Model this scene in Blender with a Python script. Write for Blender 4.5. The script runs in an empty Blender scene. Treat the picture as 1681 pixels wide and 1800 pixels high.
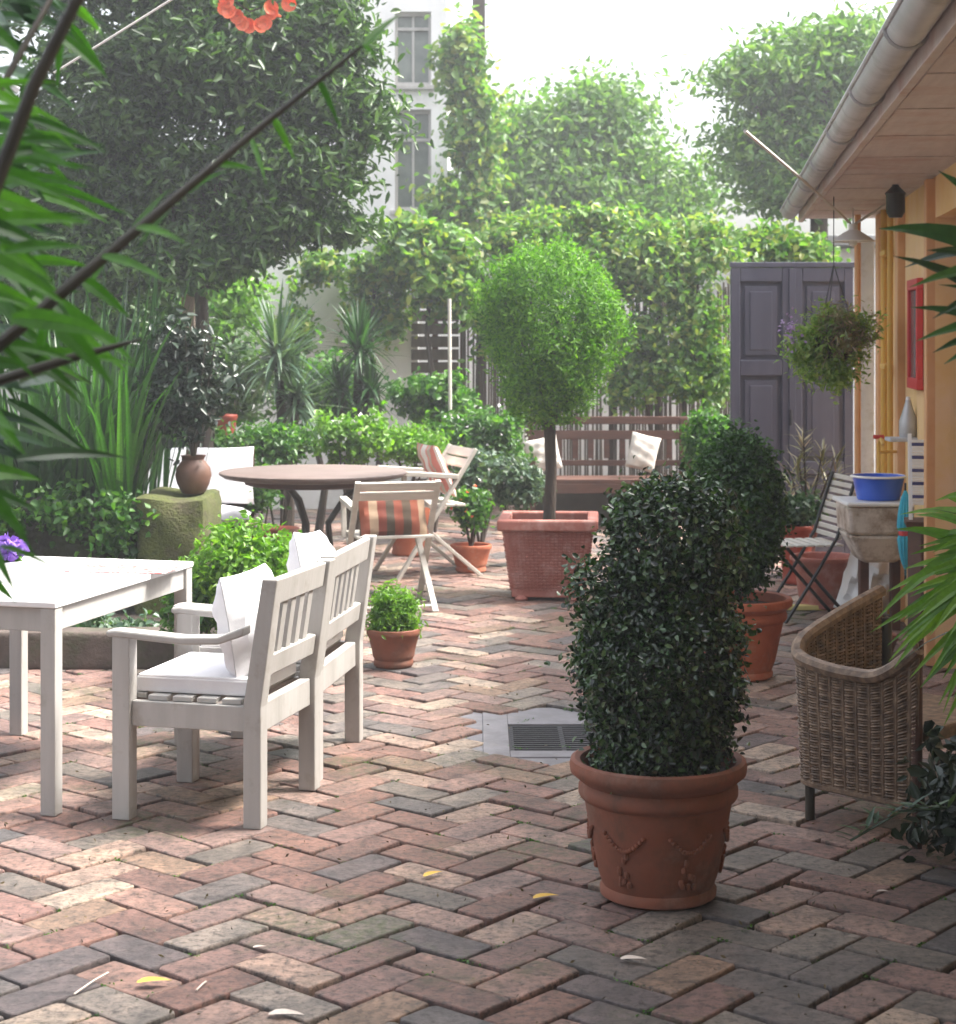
import bpy, math, random
import numpy as np
from mathutils import Vector, Matrix
random.seed(7); RNG = np.random.default_rng(11)
scn = bpy.context.scene; COL = scn.collection
R = math.radians
# ------------------------------------------------------------------ camera, sky, sun, exposure
CAMH, FPX, CX, CY = 1.7, 3200.0, 840.5, 587.0
cam_d = bpy.data.cameras.new('camera'); cam = bpy.data.objects.new('camera', cam_d); COL.objects.link(cam)
cam.location = (0, 0, CAMH); cam.rotation_euler = (R(90), 0, 0)
cam_d.sensor_fit = 'HORIZONTAL'; cam_d.sensor_width = 36.0; cam_d.lens = 36.0 * FPX / 1681
cam_d.shift_x = 0.0; cam_d.shift_y = -(900 - CY) / 1681
cam_d.clip_start = 0.1; cam_d.clip_end = 300
cam_d.dof.use_dof = True; cam_d.dof.focus_distance = 6.4; cam_d.dof.aperture_fstop = 7.0
scn.camera = cam
SUN_EL, SUN_AZ = 57.0, 84.0          # azimuth measured from +Y towards +X
w = bpy.data.worlds.new('World'); scn.world = w; w.use_nodes = True
wn = w.node_tree; sky = wn.nodes.new('ShaderNodeTexSky'); sky.sky_type = 'NISHITA'; sky.sun_disc = False
sky.sun_elevation = R(SUN_EL); sky.sun_rotation = R(SUN_AZ); sky.air_density = 1.0; sky.dust_density = 6.0; sky.ozone_density = 1.0
bg = wn.nodes['Background']; hsv = wn.nodes.new('ShaderNodeHueSaturation'); hsv.inputs['Saturation'].default_value = .35; hsv.inputs['Value'].default_value = 1.25; wn.links.new(sky.outputs[0], hsv.inputs['Color']); wn.links.new(hsv.outputs[0], bg.inputs[0]); bg.inputs[1].default_value = 0.15
sd = bpy.data.lights.new('sun', 'SUN'); sd.energy = 2.9; sd.angle = R(12); sd.color = (1.0, 0.95, 0.87)
so = bpy.data.objects.new('sun', sd); COL.objects.link(so)
sv = Vector((math.sin(R(SUN_AZ)) * math.cos(R(SUN_EL)), math.cos(R(SUN_AZ)) * math.cos(R(SUN_EL)), math.sin(R(SUN_EL))))
so.rotation_euler = sv.to_track_quat('Z', 'Y').to_euler(); so.location = (3, 12, 12)
scn.view_settings.view_transform = 'Standard'; scn.view_settings.look = 'None'
scn.view_settings.exposure = 1.68; scn.view_settings.gamma = 1.0
HAZE, HAZE_G = .0048, .5
scn.cycles.max_bounces = 8; scn.cycles.transparent_max_bounces = 8; scn.cycles.volume_bounces = 0

# ------------------------------------------------------------------ helpers
def P(px, py, Z): return Vector(((px - CX) * Z / FPX, Z, CAMH - (py - CY) * Z / FPX))
def G(px, py):
    Z = FPX * CAMH / (py - CY); return Vector(((px - CX) * Z / FPX, Z, 0))
def X(px, Z): return (px - CX) * Z / FPX
def H(py, Z): return CAMH - (py - CY) * Z / FPX

class MB:
    def __init__(s): s.v = []; s.f = []; s.smooth = False
    def add(s, vs, fs):
        b = len(s.v); s.v += [tuple(v) for v in vs]; s.f += [tuple(i + b for i in f) for f in fs]; return s
    def box(s, c, d, rot=None):
        c = Vector(c); hx, hy, hz = d[0] / 2, d[1] / 2, d[2] / 2
        m = rot if rot is not None else Matrix.Identity(3)
        vs = [c + m @ Vector((x * hx, y * hy, z * hz)) for x, y, z in ((-1,-1,-1),(1,-1,-1),(1,1,-1),(-1,1,-1),(-1,-1,1),(1,-1,1),(1,1,1),(-1,1,1))]
        return s.add(vs, [(0,3,2,1),(4,5,6,7),(0,1,5,4),(1,2,6,5),(2,3,7,6),(3,0,4,7)])
    def beam(s, a, b, wd, th, side=None):
        a = Vector(a); b = Vector(b); t = (b - a); L = t.length; t.normalize()
        u = Vector(side) if side is not None else (Vector((0,0,1)) if abs(t.z) < .9 else Vector((1,0,0)))
        u = (u - t * u.dot(t)).normalized(); n = t.cross(u)
        m = Matrix((t, u, n)).transposed()
        return s.box((a + b) / 2, (L, wd, th), m)
    def tube(s, pts, rad, seg=8, cap=True):
        pts = [Vector(p) for p in pts]; n = len(pts)
        if not hasattr(rad, '__len__'): rad = [rad] * n
        t0 = (pts[1] - pts[0]).normalized(); u = Vector((0,0,1)) if abs(t0.z) < .9 else Vector((1,0,0)); vs = []
        for i, p in enumerate(pts):
            t = (pts[min(i+1, n-1)] - pts[max(i-1, 0)]).normalized(); u = (u - t * u.dot(t)).normalized(); w_ = t.cross(u)
            for k in range(seg):
                a = 2 * math.pi * k / seg; vs.append(p + (u * math.cos(a) + w_ * math.sin(a)) * rad[i])
        fs = [(i*seg+k, i*seg+(k+1)%seg, (i+1)*seg+(k+1)%seg, (i+1)*seg+k) for i in range(n-1) for k in range(seg)]
        if cap: fs += [tuple(range(seg))[::-1], tuple((n-1)*seg + k for k in range(seg))]
        s.smooth = True; return s.add(vs, fs)
    def lathe(s, prof, c=(0,0,0), seg=40, jit=0):
        c = Vector(c); vs = []; n = len(prof)
        for r, z in prof:
            for k in range(seg):
                a = 2 * math.pi * k / seg; vs.append(c + Vector((r * math.cos(a), r * math.sin(a), z)))
        fs = [(i*seg+k, i*seg+(k+1)%seg, (i+1)*seg+(k+1)%seg, (i+1)*seg+k) for i in range(n-1) for k in range(seg)]
        s.smooth = True; return s.add(vs, fs)
    def blade(s, base, d, L, W, droop=.3, n=6, up=None, fold=.25, taper=1.0):
        base = Vector(base); d = Vector(d).normalized(); p = base.copy(); vs = []
        for i in range(n + 1):
            t = i / n
            side = d.cross(Vector((0,0,1)) if up is None else Vector(up))
            if side.length < 1e-3: side = Vector((1,0,0))
            side.normalize(); nn = side.cross(d)
            w_ = W * .5 * (min(1, (t + .12) * 3)) * max(0.02, (1 - t ** 2.2)) ** taper
            vs += [p - side * w_ + nn * w_ * fold, p, p + side * w_ + nn * w_ * fold]
            p = p + d * (L / n); d = (d + Vector((0,0,-droop / n * (0.4 + 1.6 * t)))).normalized()
        fs = []
        for i in range(n):
            a = i * 3; fs += [(a, a+1, a+4, a+3), (a+1, a+2, a+5, a+4)]
        return s.add(vs, fs)
    def blade_to(s, a, b, W, lift=.25, n=9, up=(0,-.8,.6), fold=.25, p_=2.0):
        a = Vector(a); b = Vector(b); c = a.lerp(b, .45) + Vector((0,0,lift * (b-a).length)); vs = []; up = Vector(up)
        for i in range(n + 1):
            t = i / n; p = a*(1-t)**2 + c*2*t*(1-t) + b*t*t; d = ((c-a)*(1-t) + (b-c)*t).normalized()
            side = d.cross(up); side = side.normalized() if side.length > 1e-3 else Vector((1,0,0)); nn = side.cross(d)
            w_ = W * .5 * min(1, (t + .15) * 2.6) * max(.02, 1 - t ** p_)
            vs += [p - side*w_ + nn*w_*fold, p, p + side*w_ + nn*w_*fold]
        return s.add(vs, [q for i in range(n) for q in ((i*3, i*3+1, i*3+4, i*3+3), (i*3+1, i*3+2, i*3+5, i*3+4))])
    def build(s, name, mat, parent=None, bevel=0, smooth=None, sub=0):
        me = bpy.data.meshes.new(name); me.from_pydata(s.v, [], s.f); me.update()
        return finish(me, name, mat, parent, bevel, s.smooth if smooth is None else smooth, sub)
def finish(me, name, mat, parent=None, bevel=0, smooth=False, sub=0):
    o = bpy.data.objects.new(name, me); COL.objects.link(o)
    if mat: me.materials.append(mat)
    if smooth:
        me.polygons.foreach_set('use_smooth', [True] * len(me.polygons))
        try: me.set_sharp_from_angle(angle=R(42))
        except Exception: pass
    if bevel:
        b = o.modifiers.new('bevel', 'BEVEL'); b.width = bevel; b.segments = 2; b.limit_method = 'ANGLE'; b.angle_limit = R(50)
    if sub:
        b = o.modifiers.new('sub', 'SUBSURF'); b.levels = sub; b.render_levels = sub
    if parent is not None: o.parent = parent
    return o
def tag(o, label=None, cat=None, group=None, kind=None):
    if label: o['label'] = label
    if cat: o['category'] = cat
    if group: o['group'] = group
    if kind: o['kind'] = kind
    return o
def thing(name, label, cat, loc=(0,0,0), rz=0, group=None):
    o = bpy.data.objects.new(name, None); COL.objects.link(o); o.location = loc; o.rotation_euler = (0,0,rz); o.empty_display_size = .1
    return tag(o, label, cat, group)
def face(d): return math.atan2(-d[0], d[1])

# ---- foliage
def npmesh(name, V, F, mat, parent):
    me = bpy.data.meshes.new(name); nf, k = F.shape
    me.vertices.add(len(V)); me.vertices.foreach_set('co', V.astype(np.float32).ravel())
    me.loops.add(nf * k); me.loops.foreach_set('vertex_index', F.astype(np.int32).ravel())
    me.polygons.add(nf); me.polygons.foreach_set('loop_start', np.arange(0, nf * k, k, dtype=np.int32))
    me.update(calc_edges=True); me.validate()
    return finish(me, name, mat, parent)
def norm(a): return a / np.maximum(1e-6, np.linalg.norm(a, axis=1, keepdims=True))
def leafmesh(name, pts, out, L, W, mat, parent=None, spread=.8, droop=.3, fold=.25, big=False, upb=.4):
    n = len(pts); out = norm(out)
    nn = norm(out * .5 + RNG.normal(0, spread, (n, 3)) + np.array([0, 0, upb]))
    t = RNG.normal(0, 1, (n, 3)) + out * .8 + np.array([0, 0, -droop]); t = norm(t - nn * (t * nn).sum(1, keepdims=True)); s = np.cross(nn, t)
    sc = RNG.uniform(.6, 1.25, (n, 1)); Ls = L * sc; Ws = W * sc * RNG.uniform(.8, 1.15, (n, 1)); b = pts - t * Ls * .5
    if not big:
        V = np.stack([b, b + t*Ls*.45 + s*Ws*.5 + nn*Ws*fold, b + t*Ls, b + t*Ls*.45 - s*Ws*.5 + nn*Ws*fold], 1).reshape(-1, 3)
        i = np.arange(n)[:, None] * 4; F = np.concatenate([i + [0,1,2], i + [0,2,3]], 1).reshape(-1, 3)
    else:
        V = np.stack([b, b + t*Ls*.28 + s*Ws*.45 + nn*Ws*fold, b + t*Ls*.66 + s*Ws*.38 + nn*Ws*fold*.7, b + t*Ls - nn*Ls*.08,
                      b + t*Ls*.66 - s*Ws*.38 + nn*Ws*fold*.7, b + t*Ls*.28 - s*Ws*.45 + nn*Ws*fold], 1).reshape(-1, 3)
        i = np.arange(n)[:, None] * 6; F = np.concatenate([i + [0,1,2,3], i + [0,3,4,5]], 1).reshape(-1, 4)
    return npmesh(name, V, F, mat, parent)
def sph(n): return norm(RNG.normal(0, 1, (n, 3)))
def shell(c, r, n, depth=.22, lump=.08, seed=0, shoot=.06):
    """dense clipped shape: points near the surface of a lumpy ellipsoid"""
    d = sph(n); c = np.array(c, float); r = np.array(r if hasattr(r, '__len__') else (r, r, r), float)
    ph = seed * 1.7
    l = 1 + lump * (np.sin(d[:,0]*7+ph)*np.sin(d[:,1]*6+ph*2)+np.sin(d[:,2]*8+ph*3+d[:,0]*5)*.7) 
    q = l * (1 - depth * RNG.random(n) ** 1.6) + np.abs(RNG.normal(0, shoot, n)) * (RNG.random(n) < .3)
    return c + d * r * q[:, None], d / r * r.mean()
def clumps(blobs, per, rc=.22, flat=.6, shellb=.75, lf=None):
    """loose crown: leaf clumps scattered through ellipsoids. blobs: (centre, radii, nclumps)"""
    Pn, On = [], []
    for c, r, k in blobs:
        c = np.array(c, float); r = np.array(r if hasattr(r, '__len__') else (r, r, r), float)
        d = sph(k); q = 1 - (1 - shellb) * 1.6 * RNG.random(k) ** .8; lf_ = (.25 if shellb >= .9 else 1) if lf is None else lf; q = np.clip(q + RNG.normal(0, .03 + .06*lf_, k), .05, 1.25); ph = RNG.uniform(0, 6, 3); q = q * (1 + lf_*(.13*np.sin(d[:,0]*4+ph[0]) + .11*np.sin(d[:,2]*5+ph[1]) + .08*np.sin(d[:,1]*6+d[:,2]*4+ph[2])))
        cc = c + d * r * q[:, None]
        for j in range(k):
            m = int(per * RNG.uniform(.5, 1.5)); rr = rc * RNG.uniform(.6, 1.4)
            g = RNG.normal(0, .55, (m, 3)) * rr * np.array([1, 1, flat])
            Pn.append(cc[j] + g); On.append(norm(g) * .6 + d[j] + np.array([0, 0, .3]))
    return np.concatenate(Pn), np.concatenate(On)
def limbs(mb, base, top, targets, r0):
    base = Vector(base); top = Vector(top)
    mid = (base + top) / 2 + Vector((random.uniform(-.05,.05), random.uniform(-.05,.05), 0))
    mb.tube([base, mid, top], [r0, r0*.82, r0*.68], 10)
    for t in targets:
        t = Vector(t); m = top.lerp(t, .45) + Vector((random.uniform(-.1,.1), random.uniform(-.1,.1), .1))
        mb.tube([top - Vector((0,0,r0)), m, t], [r0*.5, r0*.34, r0*.12], 7)

# ---- materials
def newmat(name):
    m = bpy.data.materials.new(name); m.use_nodes = True; nt = m.node_tree; return m, nt, nt.nodes['Principled BSDF']
def ramp(nt, src, cols, const=False):
    r = nt.nodes.new('ShaderNodeValToRGB'); nt.links.new(src, r.inputs[0]); e = r.color_ramp.elements
    while len(e) < len(cols): e.new(.5)
    for i, c in enumerate(cols):
        if len(c) == 4: e[i].position = c[3]
        else: e[i].position = i / max(1, len(cols) - 1) if not const else i / len(cols)
        e[i].color = (*c[:3], 1)
    if const: r.color_ramp.interpolation = 'CONSTANT'
    return r.outputs[0]
def tex(nt, scale, detail=5, kind='OBJ', stretch=None, rough=.6):
    tc = nt.nodes.new('ShaderNodeTexCoord'); n = nt.nodes.new('ShaderNodeTexNoise'); n.inputs['Scale'].default_value = scale
    n.inputs['Detail'].default_value = detail; n.inputs['Roughness'].default_value = rough; src = tc.outputs['Object']
    if stretch:
        mp = nt.nodes.new('ShaderNodeMapping'); mp.inputs['Scale'].default_value = stretch; nt.links.new(src, mp.inputs[0]); src = mp.outputs[0]
    nt.links.new(src, n.inputs['Vector']); return n.outputs[0]
def mixc(nt, f, a, b, mode='MIX'):
    m = nt.nodes.new('ShaderNodeMix'); m.data_type = 'RGBA'; m.blend_type = mode
    for s, v in ((m.inputs[0], f), (m.inputs[6], a), (m.inputs[7], b)):
        if isinstance(v, (int, float)): s.default_value = v
        elif isinstance(v, tuple): s.default_value = (*v[:3], 1)
        else: nt.links.new(v, s)
    return m.outputs[2]
def bump(nt, b, src, st, dist=.01):
    n = nt.nodes.new('ShaderNodeBump'); n.inputs['Strength'].default_value = st; n.inputs['Distance'].default_value = dist
    nt.links.new(src, n.inputs['Height']); nt.links.new(n.outputs[0], b.inputs['Normal'])
def pmat(name, cols, scale=8, rough=.7, bs=.3, bd=.004, stretch=None, metal=0, dirt=None, dscale=3, dpos=(.5,.72), bscale=None, spec=.5):
    m, nt, b = newmat(name); src = tex(nt, scale, 6, stretch=stretch)
    c = ramp(nt, src, cols if len(cols) > 1 else [cols[0], cols[0]]) if len(cols) < 2 else ramp(nt, src, [(*k[:3], .3 + .4 * i / (len(cols)-1)) for i, k in enumerate(cols)])
    if dirt:
        d = tex(nt, dscale, 8, rough=.7); f = ramp(nt, d, [(0,0,0,dpos[0]), (1,1,1,dpos[1])]); c = mixc(nt, f, c, dirt)
    nt.links.new(c, b.inputs['Base Color']); b.inputs['Roughness'].default_value = rough; b.inputs['Metallic'].default_value = metal
    b.inputs['Specular IOR Level'].default_value = spec
    if bs: bump(nt, b, tex(nt, bscale or scale * 5, 8, stretch=stretch), bs, bd)
    return m
def leafmat(name, cols, trans=.35, tcol=None, rough=.42, spec=.5):
    m, nt, b = newmat(name); g = nt.nodes.new('ShaderNodeNewGeometry')
    c = ramp(nt, g.outputs['Random Per Island'], cols); 
    c = mixc(nt, .45, c, ramp(nt, tex(nt, 60, 2), [(.55,.55,.55,.3), (1.25,1.25,1.25,.7)]), 'MULTIPLY')
    nt.links.new(c, b.inputs['Base Color']); b.inputs['Roughness'].default_value = rough; b.inputs['Specular IOR Level'].default_value = spec
    t = nt.nodes.new('ShaderNodeBsdfTranslucent'); mx = nt.nodes.new('ShaderNodeMixShader'); mx.inputs[0].default_value = trans
    tc = mixc(nt, .85, c, tcol or (1.6, 1.9, .5), 'MULTIPLY'); nt.links.new(tc, t.inputs[0])
    nt.links.new(b.outputs[0], mx.inputs[1]); nt.links.new(t.outputs[0], mx.inputs[2])
    nt.links.new(mx.outputs[0], nt.nodes['Material Output'].inputs[0]); return m
LM = {
 'box': leafmat('boxwood_leaf', [(.003,.010,.004),(.007,.024,.008),(.016,.05,.012),(.035,.10,.02),(.16,.24,.13)], .2, rough=.28, spec=.8),
 'box2': leafmat('boxwood_leaf_light', [(.01,.04,.008),(.03,.09,.015),(.06,.14,.03)], .3),
 'tuja': leafmat('cypress_leaf', [(.03,.10,.006),(.09,.23,.012),(.18,.36,.03)], .4, rough=.6),
 'maple': leafmat('maple_leaf', [(.012,.034,.010),(.030,.075,.018),(.065,.13,.03),(.11,.19,.08)], .38, rough=.38),
 'vine': leafmat('vine_leaf', [(.035,.10,.015),(.08,.18,.03),(.15,.27,.05),(.26,.28,.07)], .45),
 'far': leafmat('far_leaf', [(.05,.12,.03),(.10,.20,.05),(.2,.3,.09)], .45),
 'lime': leafmat('lime_leaf', [(.07,.18,.012),(.12,.26,.02),(.18,.32,.04)], .42),
 'shrub': leafmat('shrub_leaf', [(.018,.07,.012),(.05,.15,.02),(.12,.25,.04)], .4),
 'grey': leafmat('grey_leaf', [(.03,.07,.04),(.07,.13,.08),(.14,.2,.13)], .25),
 'strap': leafmat('strap_leaf', [(.006,.028,.008),(.018,.065,.014),(.045,.13,.025)], .28),
 'bamboo': leafmat('bamboo_leaf', [(.02,.07,.010),(.045,.15,.014),(.09,.24,.025)], .45),
 'bright': leafmat('bright_strap_leaf', [(.05,.15,.012),(.10,.24,.02),(.17,.32,.03)], .45),
 'dark': leafmat('dark_leaf', [(.005,.015,.008),(.012,.03,.014),(.03,.05,.03)], .12, rough=.3),
 'dry': leafmat('dry_stem', [(.16,.14,.06),(.26,.2,.1),(.16,.2,.07),(.34,.22,.18)], .2),
 'orange': leafmat('orange_petal', [(.85,.10,.02),(.9,.18,.05),(.9,.25,.12)], .3, tcol=(1.2,.8,.6)),
 'white': leafmat('white_petal', [(.75,.72,.7),(.8,.78,.8)], .3, tcol=(1,1,1)),
 'purple': leafmat('purple_petal', [(.22,.1,.5),(.3,.15,.6)], .3, tcol=(1,1,1)),
 'lilac': leafmat('lilac_petal', [(.4,.25,.5),(.5,.35,.6)], .3, tcol=(1,1,1)),
}
M = {
 'soil': pmat('soil', [(.015,.011,.008),(.04,.028,.02)], 30, .95, .8, .01),
 'white': pmat('white_paint', [(.33,.315,.295),(.46,.445,.425)], 7, .55, .5, .003, stretch=(1,1,.12), dirt=(.27,.24,.20), dscale=9, dpos=(.55,.8)),
 'tabletop': pmat('white_table_top', [(.74,.73,.73),(.80,.79,.79)], 6, .38, .1, .001, dirt=(.6,.57,.54), dscale=5, dpos=(.6,.85)),
 'cream': pmat('cream_wood', [(.5,.47,.42),(.62,.58,.52)], 6, .6, .25, .002, stretch=(1,1,6)),
 'fabric': pmat('white_fabric', [(.72,.71,.73),(.8,.79,.8)], 12, .9, .5, .004, bscale=25),
 'terra': pmat('terracotta', [(.20,.062,.033),(.29,.098,.052)], 5, .72, .35, .004, dirt=(.10,.045,.03), dscale=5, dpos=(.42,.72)),
 'terra_pink': pmat('pink_terracotta', [(.30,.095,.07),(.42,.16,.125)], 6, .75, .35, .004, dirt=(.5,.3,.26), dscale=8),
 'terra_or': pmat('orange_terracotta', [(.33,.085,.04),(.45,.135,.06)], 6, .7, .3, .003, dirt=(.45,.25,.17), dscale=9, dpos=(.55,.8)),
 'rust': pmat('red_brown_glaze', [(.30,.05,.03),(.38,.075,.04)], 6, .5, .2, .003, dirt=(.18,.04,.03), dscale=6),
 'bark': pmat('bark', [(.03,.022,.017),(.075,.055,.042)], 14, .9, .9, .012, stretch=(1,1,.25)),
 'bark2': pmat('pale_bark', [(.25,.19,.15),(.4,.32,.26)], 10, .9, .8, .01, stretch=(1,1,.3)),
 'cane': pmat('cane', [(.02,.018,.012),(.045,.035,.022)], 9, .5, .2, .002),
 'stone': pmat('mossy_stone', [(.02,.018,.014),(.055,.048,.038)], 6, .95, 1, .02, dirt=(.035,.045,.012), dscale=3.2, dpos=(.46,.6)),
 'moss': pmat('moss', [(.04,.05,.014),(.09,.105,.025),(.06,.058,.03)], 12, .98, 1, .02, dirt=(.10,.08,.05), dscale=4, dpos=(.5,.7)),
 'curb': pmat('old_brick_curb', [(.06,.045,.038),(.11,.085,.072)], 8, .9, .8, .01, dirt=(.05,.06,.03), dscale=6),
 'concrete': pmat('concrete', [(.13,.125,.135),(.20,.195,.21)], 9, .75, .5, .004, dirt=(.2,.18,.16), dscale=7, dpos=(.55,.8)),
 'iron': pmat('dark_iron', [(.02,.02,.024),(.045,.042,.048)], 20, .6, .4, .003, metal=.4),
 'black': pmat('black_metal', [(.015,.014,.014),(.03,.028,.028)], 20, .4, .1, .001),
 'teak': pmat('teak', [(.12,.085,.075),(.19,.145,.13)], 5, .6, .3, .003, stretch=(1,6,6)),
 'brown': pmat('brown_wood', [(.055,.022,.014),(.11,.045,.028)], 5, .7, .4, .004, stretch=(1,1,6)),
 'reed': pmat('reed', [(.07,.055,.045),(.17,.14,.11)], 10, .9, .6, .005, stretch=(1,1,.2)),
 'wallw': pmat('white_plaster', [(.68,.67,.66),(.80,.79,.78)], 2, .9, .3, .004, dirt=(.5,.47,.42), dscale=1.2, dpos=(.55,.8)),
 'ochre': pmat('ochre_plaster', [(.72,.45,.17),(.8,.57,.27)], 2.5, .85, .4, .004, dirt=(.78,.55,.36), dscale=1.6, dpos=(.45,.7)),
 'ochre_d': pmat('ochre_door', [(.36,.16,.05),(.46,.22,.08)], 3, .7, .3, .003, stretch=(1,1,.2)),
 'pale': pmat('pale_blue_paint', [(.42,.46,.52),(.52,.55,.60)], 4, .6, .3, .003, dirt=(.34,.34,.35), dscale=9),
 'gate': pmat('grey_gate_paint', [(.05,.05,.075),(.075,.07,.10)], 3, .55, .3, .002, stretch=(4,4,.6)),
 'soffit': pmat('soffit_boards', [(.48,.41,.39),(.58,.51,.48)], 4, .8, .3, .003, stretch=(6,.6,1), dirt=(.45,.30,.26), dscale=2.5, dpos=(.5,.7)),
 'zinc': pmat('zinc', [(.42,.42,.43),(.55,.55,.56)], 5, .5, .25, .003, metal=.35, dirt=(.22,.21,.2), dscale=4),
 'tile': pmat('roof_tile', [(.2,.08,.06),(.3,.13,.1)], 6, .85, .5, .01),
 'pipe': pmat('yellow_pipe', [(.62,.36,.06),(.7,.43,.1)], 5, .5, .2, .002),
 'pole': pmat('orange_pole', [(.62,.32,.14),(.7,.4,.2)], 6, .6, .2, .002),
 'red': pmat('red_paint', [(.5,.03,.035),(.6,.05,.05)], 6, .5, .2, .002),
 'glass': pmat('old_glass', [(.10,.12,.11),(.2,.23,.2)], 4, .12, 0),
 'tub': pmat('blue_plastic', [(.03,.10,.55),(.04,.13,.62)], 4, .3, .1, .001),
 'cyan': pmat('cyan_cloth', [(.05,.45,.62),(.12,.6,.72)], 14, .7, .3, .003),
 'navy': pmat('navy_paint', [(.05,.05,.16),(.08,.08,.22)], 6, .6, .2, .002),
 'porc': pmat('old_stoneware', [(.55,.48,.42),(.66,.60,.54)], 4, .5, .3, .003, dirt=(.24,.17,.12), dscale=5, dpos=(.45,.62)),
 'rim': pmat('white_enamel', [(.76,.75,.74),(.8,.8,.8)], 5, .3, .1, .001),
 'yellow': pmat('yellow_board', [(.6,.5,.15),(.7,.6,.25)], 5, .7, .2, .002),
 'roofg': pmat('grey_roof', [(.3,.3,.32),(.4,.4,.42)], 3, .8, .3, .01),
 'leafdry': pmat('fallen_leaf', [(.6,.35,.05),(.7,.5,.12)], 20, .8, .2, .002),
 'twig': pmat('pale_twig', [(.5,.42,.36),(.65,.58,.52)], 20, .8, .2, .002),
 'shade': pmat('lamp_enamel', [(.72,.72,.73),(.8,.8,.8)], 5, .35, .1, .001),
 'rope': pmat('pale_rope', [(.5,.48,.45),(.6,.58,.55)], 40, .9, .2, .001),
}
for k_ in ('terra','terra_or','rust'):
    m_ = M[k_]; nt = m_.node_tree; b = nt.nodes['Principled BSDF']; src = b.inputs['Base Color'].links[0].from_socket
    f = ramp(nt, tex(nt, 4.5, 9, rough=.72), [(0,0,0,.55),(.55,.55,.55,.78)]); c = mixc(nt, f, src, (.34,.25,.20))
    f2 = ramp(nt, tex(nt, 9, 8, rough=.75, stretch=(1,1,.35)), [(0,0,0,.58),(.7,.7,.7,.74)]); c = mixc(nt, f2, c, (.06,.045,.03)); nt.links.new(c, b.inputs['Base Color'])
def stripes(name, cols, axis=0, scale=8, rough=.9):
    m, nt, b = newmat(name); tc = nt.nodes.new('ShaderNodeTexCoord'); sp = nt.nodes.new('ShaderNodeSeparateXYZ'); nt.links.new(tc.outputs['Object'], sp.inputs[0])
    mu = nt.nodes.new('ShaderNodeMath'); mu.operation = 'MULTIPLY'; mu.inputs[1].default_value = scale; nt.links.new(sp.outputs[axis], mu.inputs[0])
    fr = nt.nodes.new('ShaderNodeMath'); fr.operation = 'FRACT'; nt.links.new(mu.outputs[0], fr.inputs[0])
    nt.links.new(ramp(nt, fr.outputs[0], cols, True), b.inputs['Base Color']); b.inputs['Roughness'].default_value = rough
    bump(nt, b, tex(nt, 120, 2), .3, .002); return m
M['stripe_or'] = stripes('orange_striped_cloth', [(.20,.05,.028),(.08,.055,.035),(.24,.065,.035),(.34,.24,.16),(.17,.04,.025),(.06,.045,.03)], 0, 3.2)
M['stripe_rd'] = stripes('pink_striped_cloth', [(.75,.68,.62),(.6,.2,.16),(.5,.42,.33),(.7,.3,.25),(.78,.72,.66)], 0, 4.2)
# brick paving: one tone per brick, dirt and moss over it
def brickmat():
    m, nt, b = newmat('old_paving_brick'); g = nt.nodes.new('ShaderNodeNewGeometry')
    pal = [(.24,.135,.115),(.30,.18,.15),(.12,.105,.105),(.27,.165,.15),(.36,.25,.20),(.19,.17,.155),(.25,.14,.115),(.33,.215,.185),(.085,.08,.09),(.28,.19,.135),(.23,.14,.13),(.24,.215,.195),(.29,.16,.14),(.15,.13,.14),(.32,.20,.175),(.39,.31,.245),(.21,.125,.11),(.27,.18,.165)]
    pal = [q if sum(q) > .42 else tuple(k + .05 for k in q) for q in pal]
    pal = [tuple(max(.02, (.62*k + .38*sum(q)/3 - .045) * m_) for k, m_ in zip(q, (1.30, 1.25, 1.18))) for q in pal]
    c = ramp(nt, g.outputs['Random Per Island'], pal, True)
    c = mixc(nt, 1.0, c, ramp(nt, tex(nt, 7, 10, rough=.8), [(.30,.30,.33,.3),(.9,.88,.87,.46),(1.3,1.2,1.15,.56),(2.0,1.85,1.75,.72)]), 'MULTIPLY')
    c = mixc(nt, ramp(nt, tex(nt, 38, 9, rough=.8), [(0,0,0,.48),(.9,.9,.9,.62)]), c, (.035,.032,.03))
    c = mixc(nt, ramp(nt, tex(nt, 3.2, 8, rough=.7), [(0,0,0,.55),(.6,.6,.6,.7)]), c, (.07,.055,.05))
    c = mixc(nt, ramp(nt, tex(nt, 1.3, 6, rough=.65), [(0,0,0,.54),(.8,.8,.8,.68)]), c, mixc(nt, ramp(nt, tex(nt, 34, 8), [(0,0,0,.42),(1,1,1,.58)]), c, (.06,.085,.025)))
    nt.links.new(c, b.inputs['Base Color'])
    r = nt.nodes.new('ShaderNodeMapRange'); nt.links.new(tex(nt, 12, 6), r.inputs[0]); r.inputs[3].default_value = .24; r.inputs[4].default_value = .55
    nt.links.new(r.outputs[0], b.inputs['Roughness']); bump(nt, b, tex(nt, 40, 10, rough=.8), 1.0, .012); return m
M['brick'] = brickmat()
M['joint'] = pmat('joint_soil', [(.008,.007,.006),(.018,.015,.012)], 25, .95, .6, .006, dirt=(.025,.035,.012), dscale=2.5, dpos=(.5,.68))
def wicker():
    m, nt, b = newmat('brown_wicker'); tc = nt.nodes.new('ShaderNodeTexCoord')
    c = ramp(nt, tex(nt, 30, 6), [(.07,.045,.03,.3),(.17,.11,.07,.5),(.30,.21,.14,.7)])
    nt.links.new(c, b.inputs['Base Color']); b.inputs['Roughness'].default_value = .55; bump(nt, b, tex(nt, 90, 4), .4, .003); return m
M['wicker'] = wicker()

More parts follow.
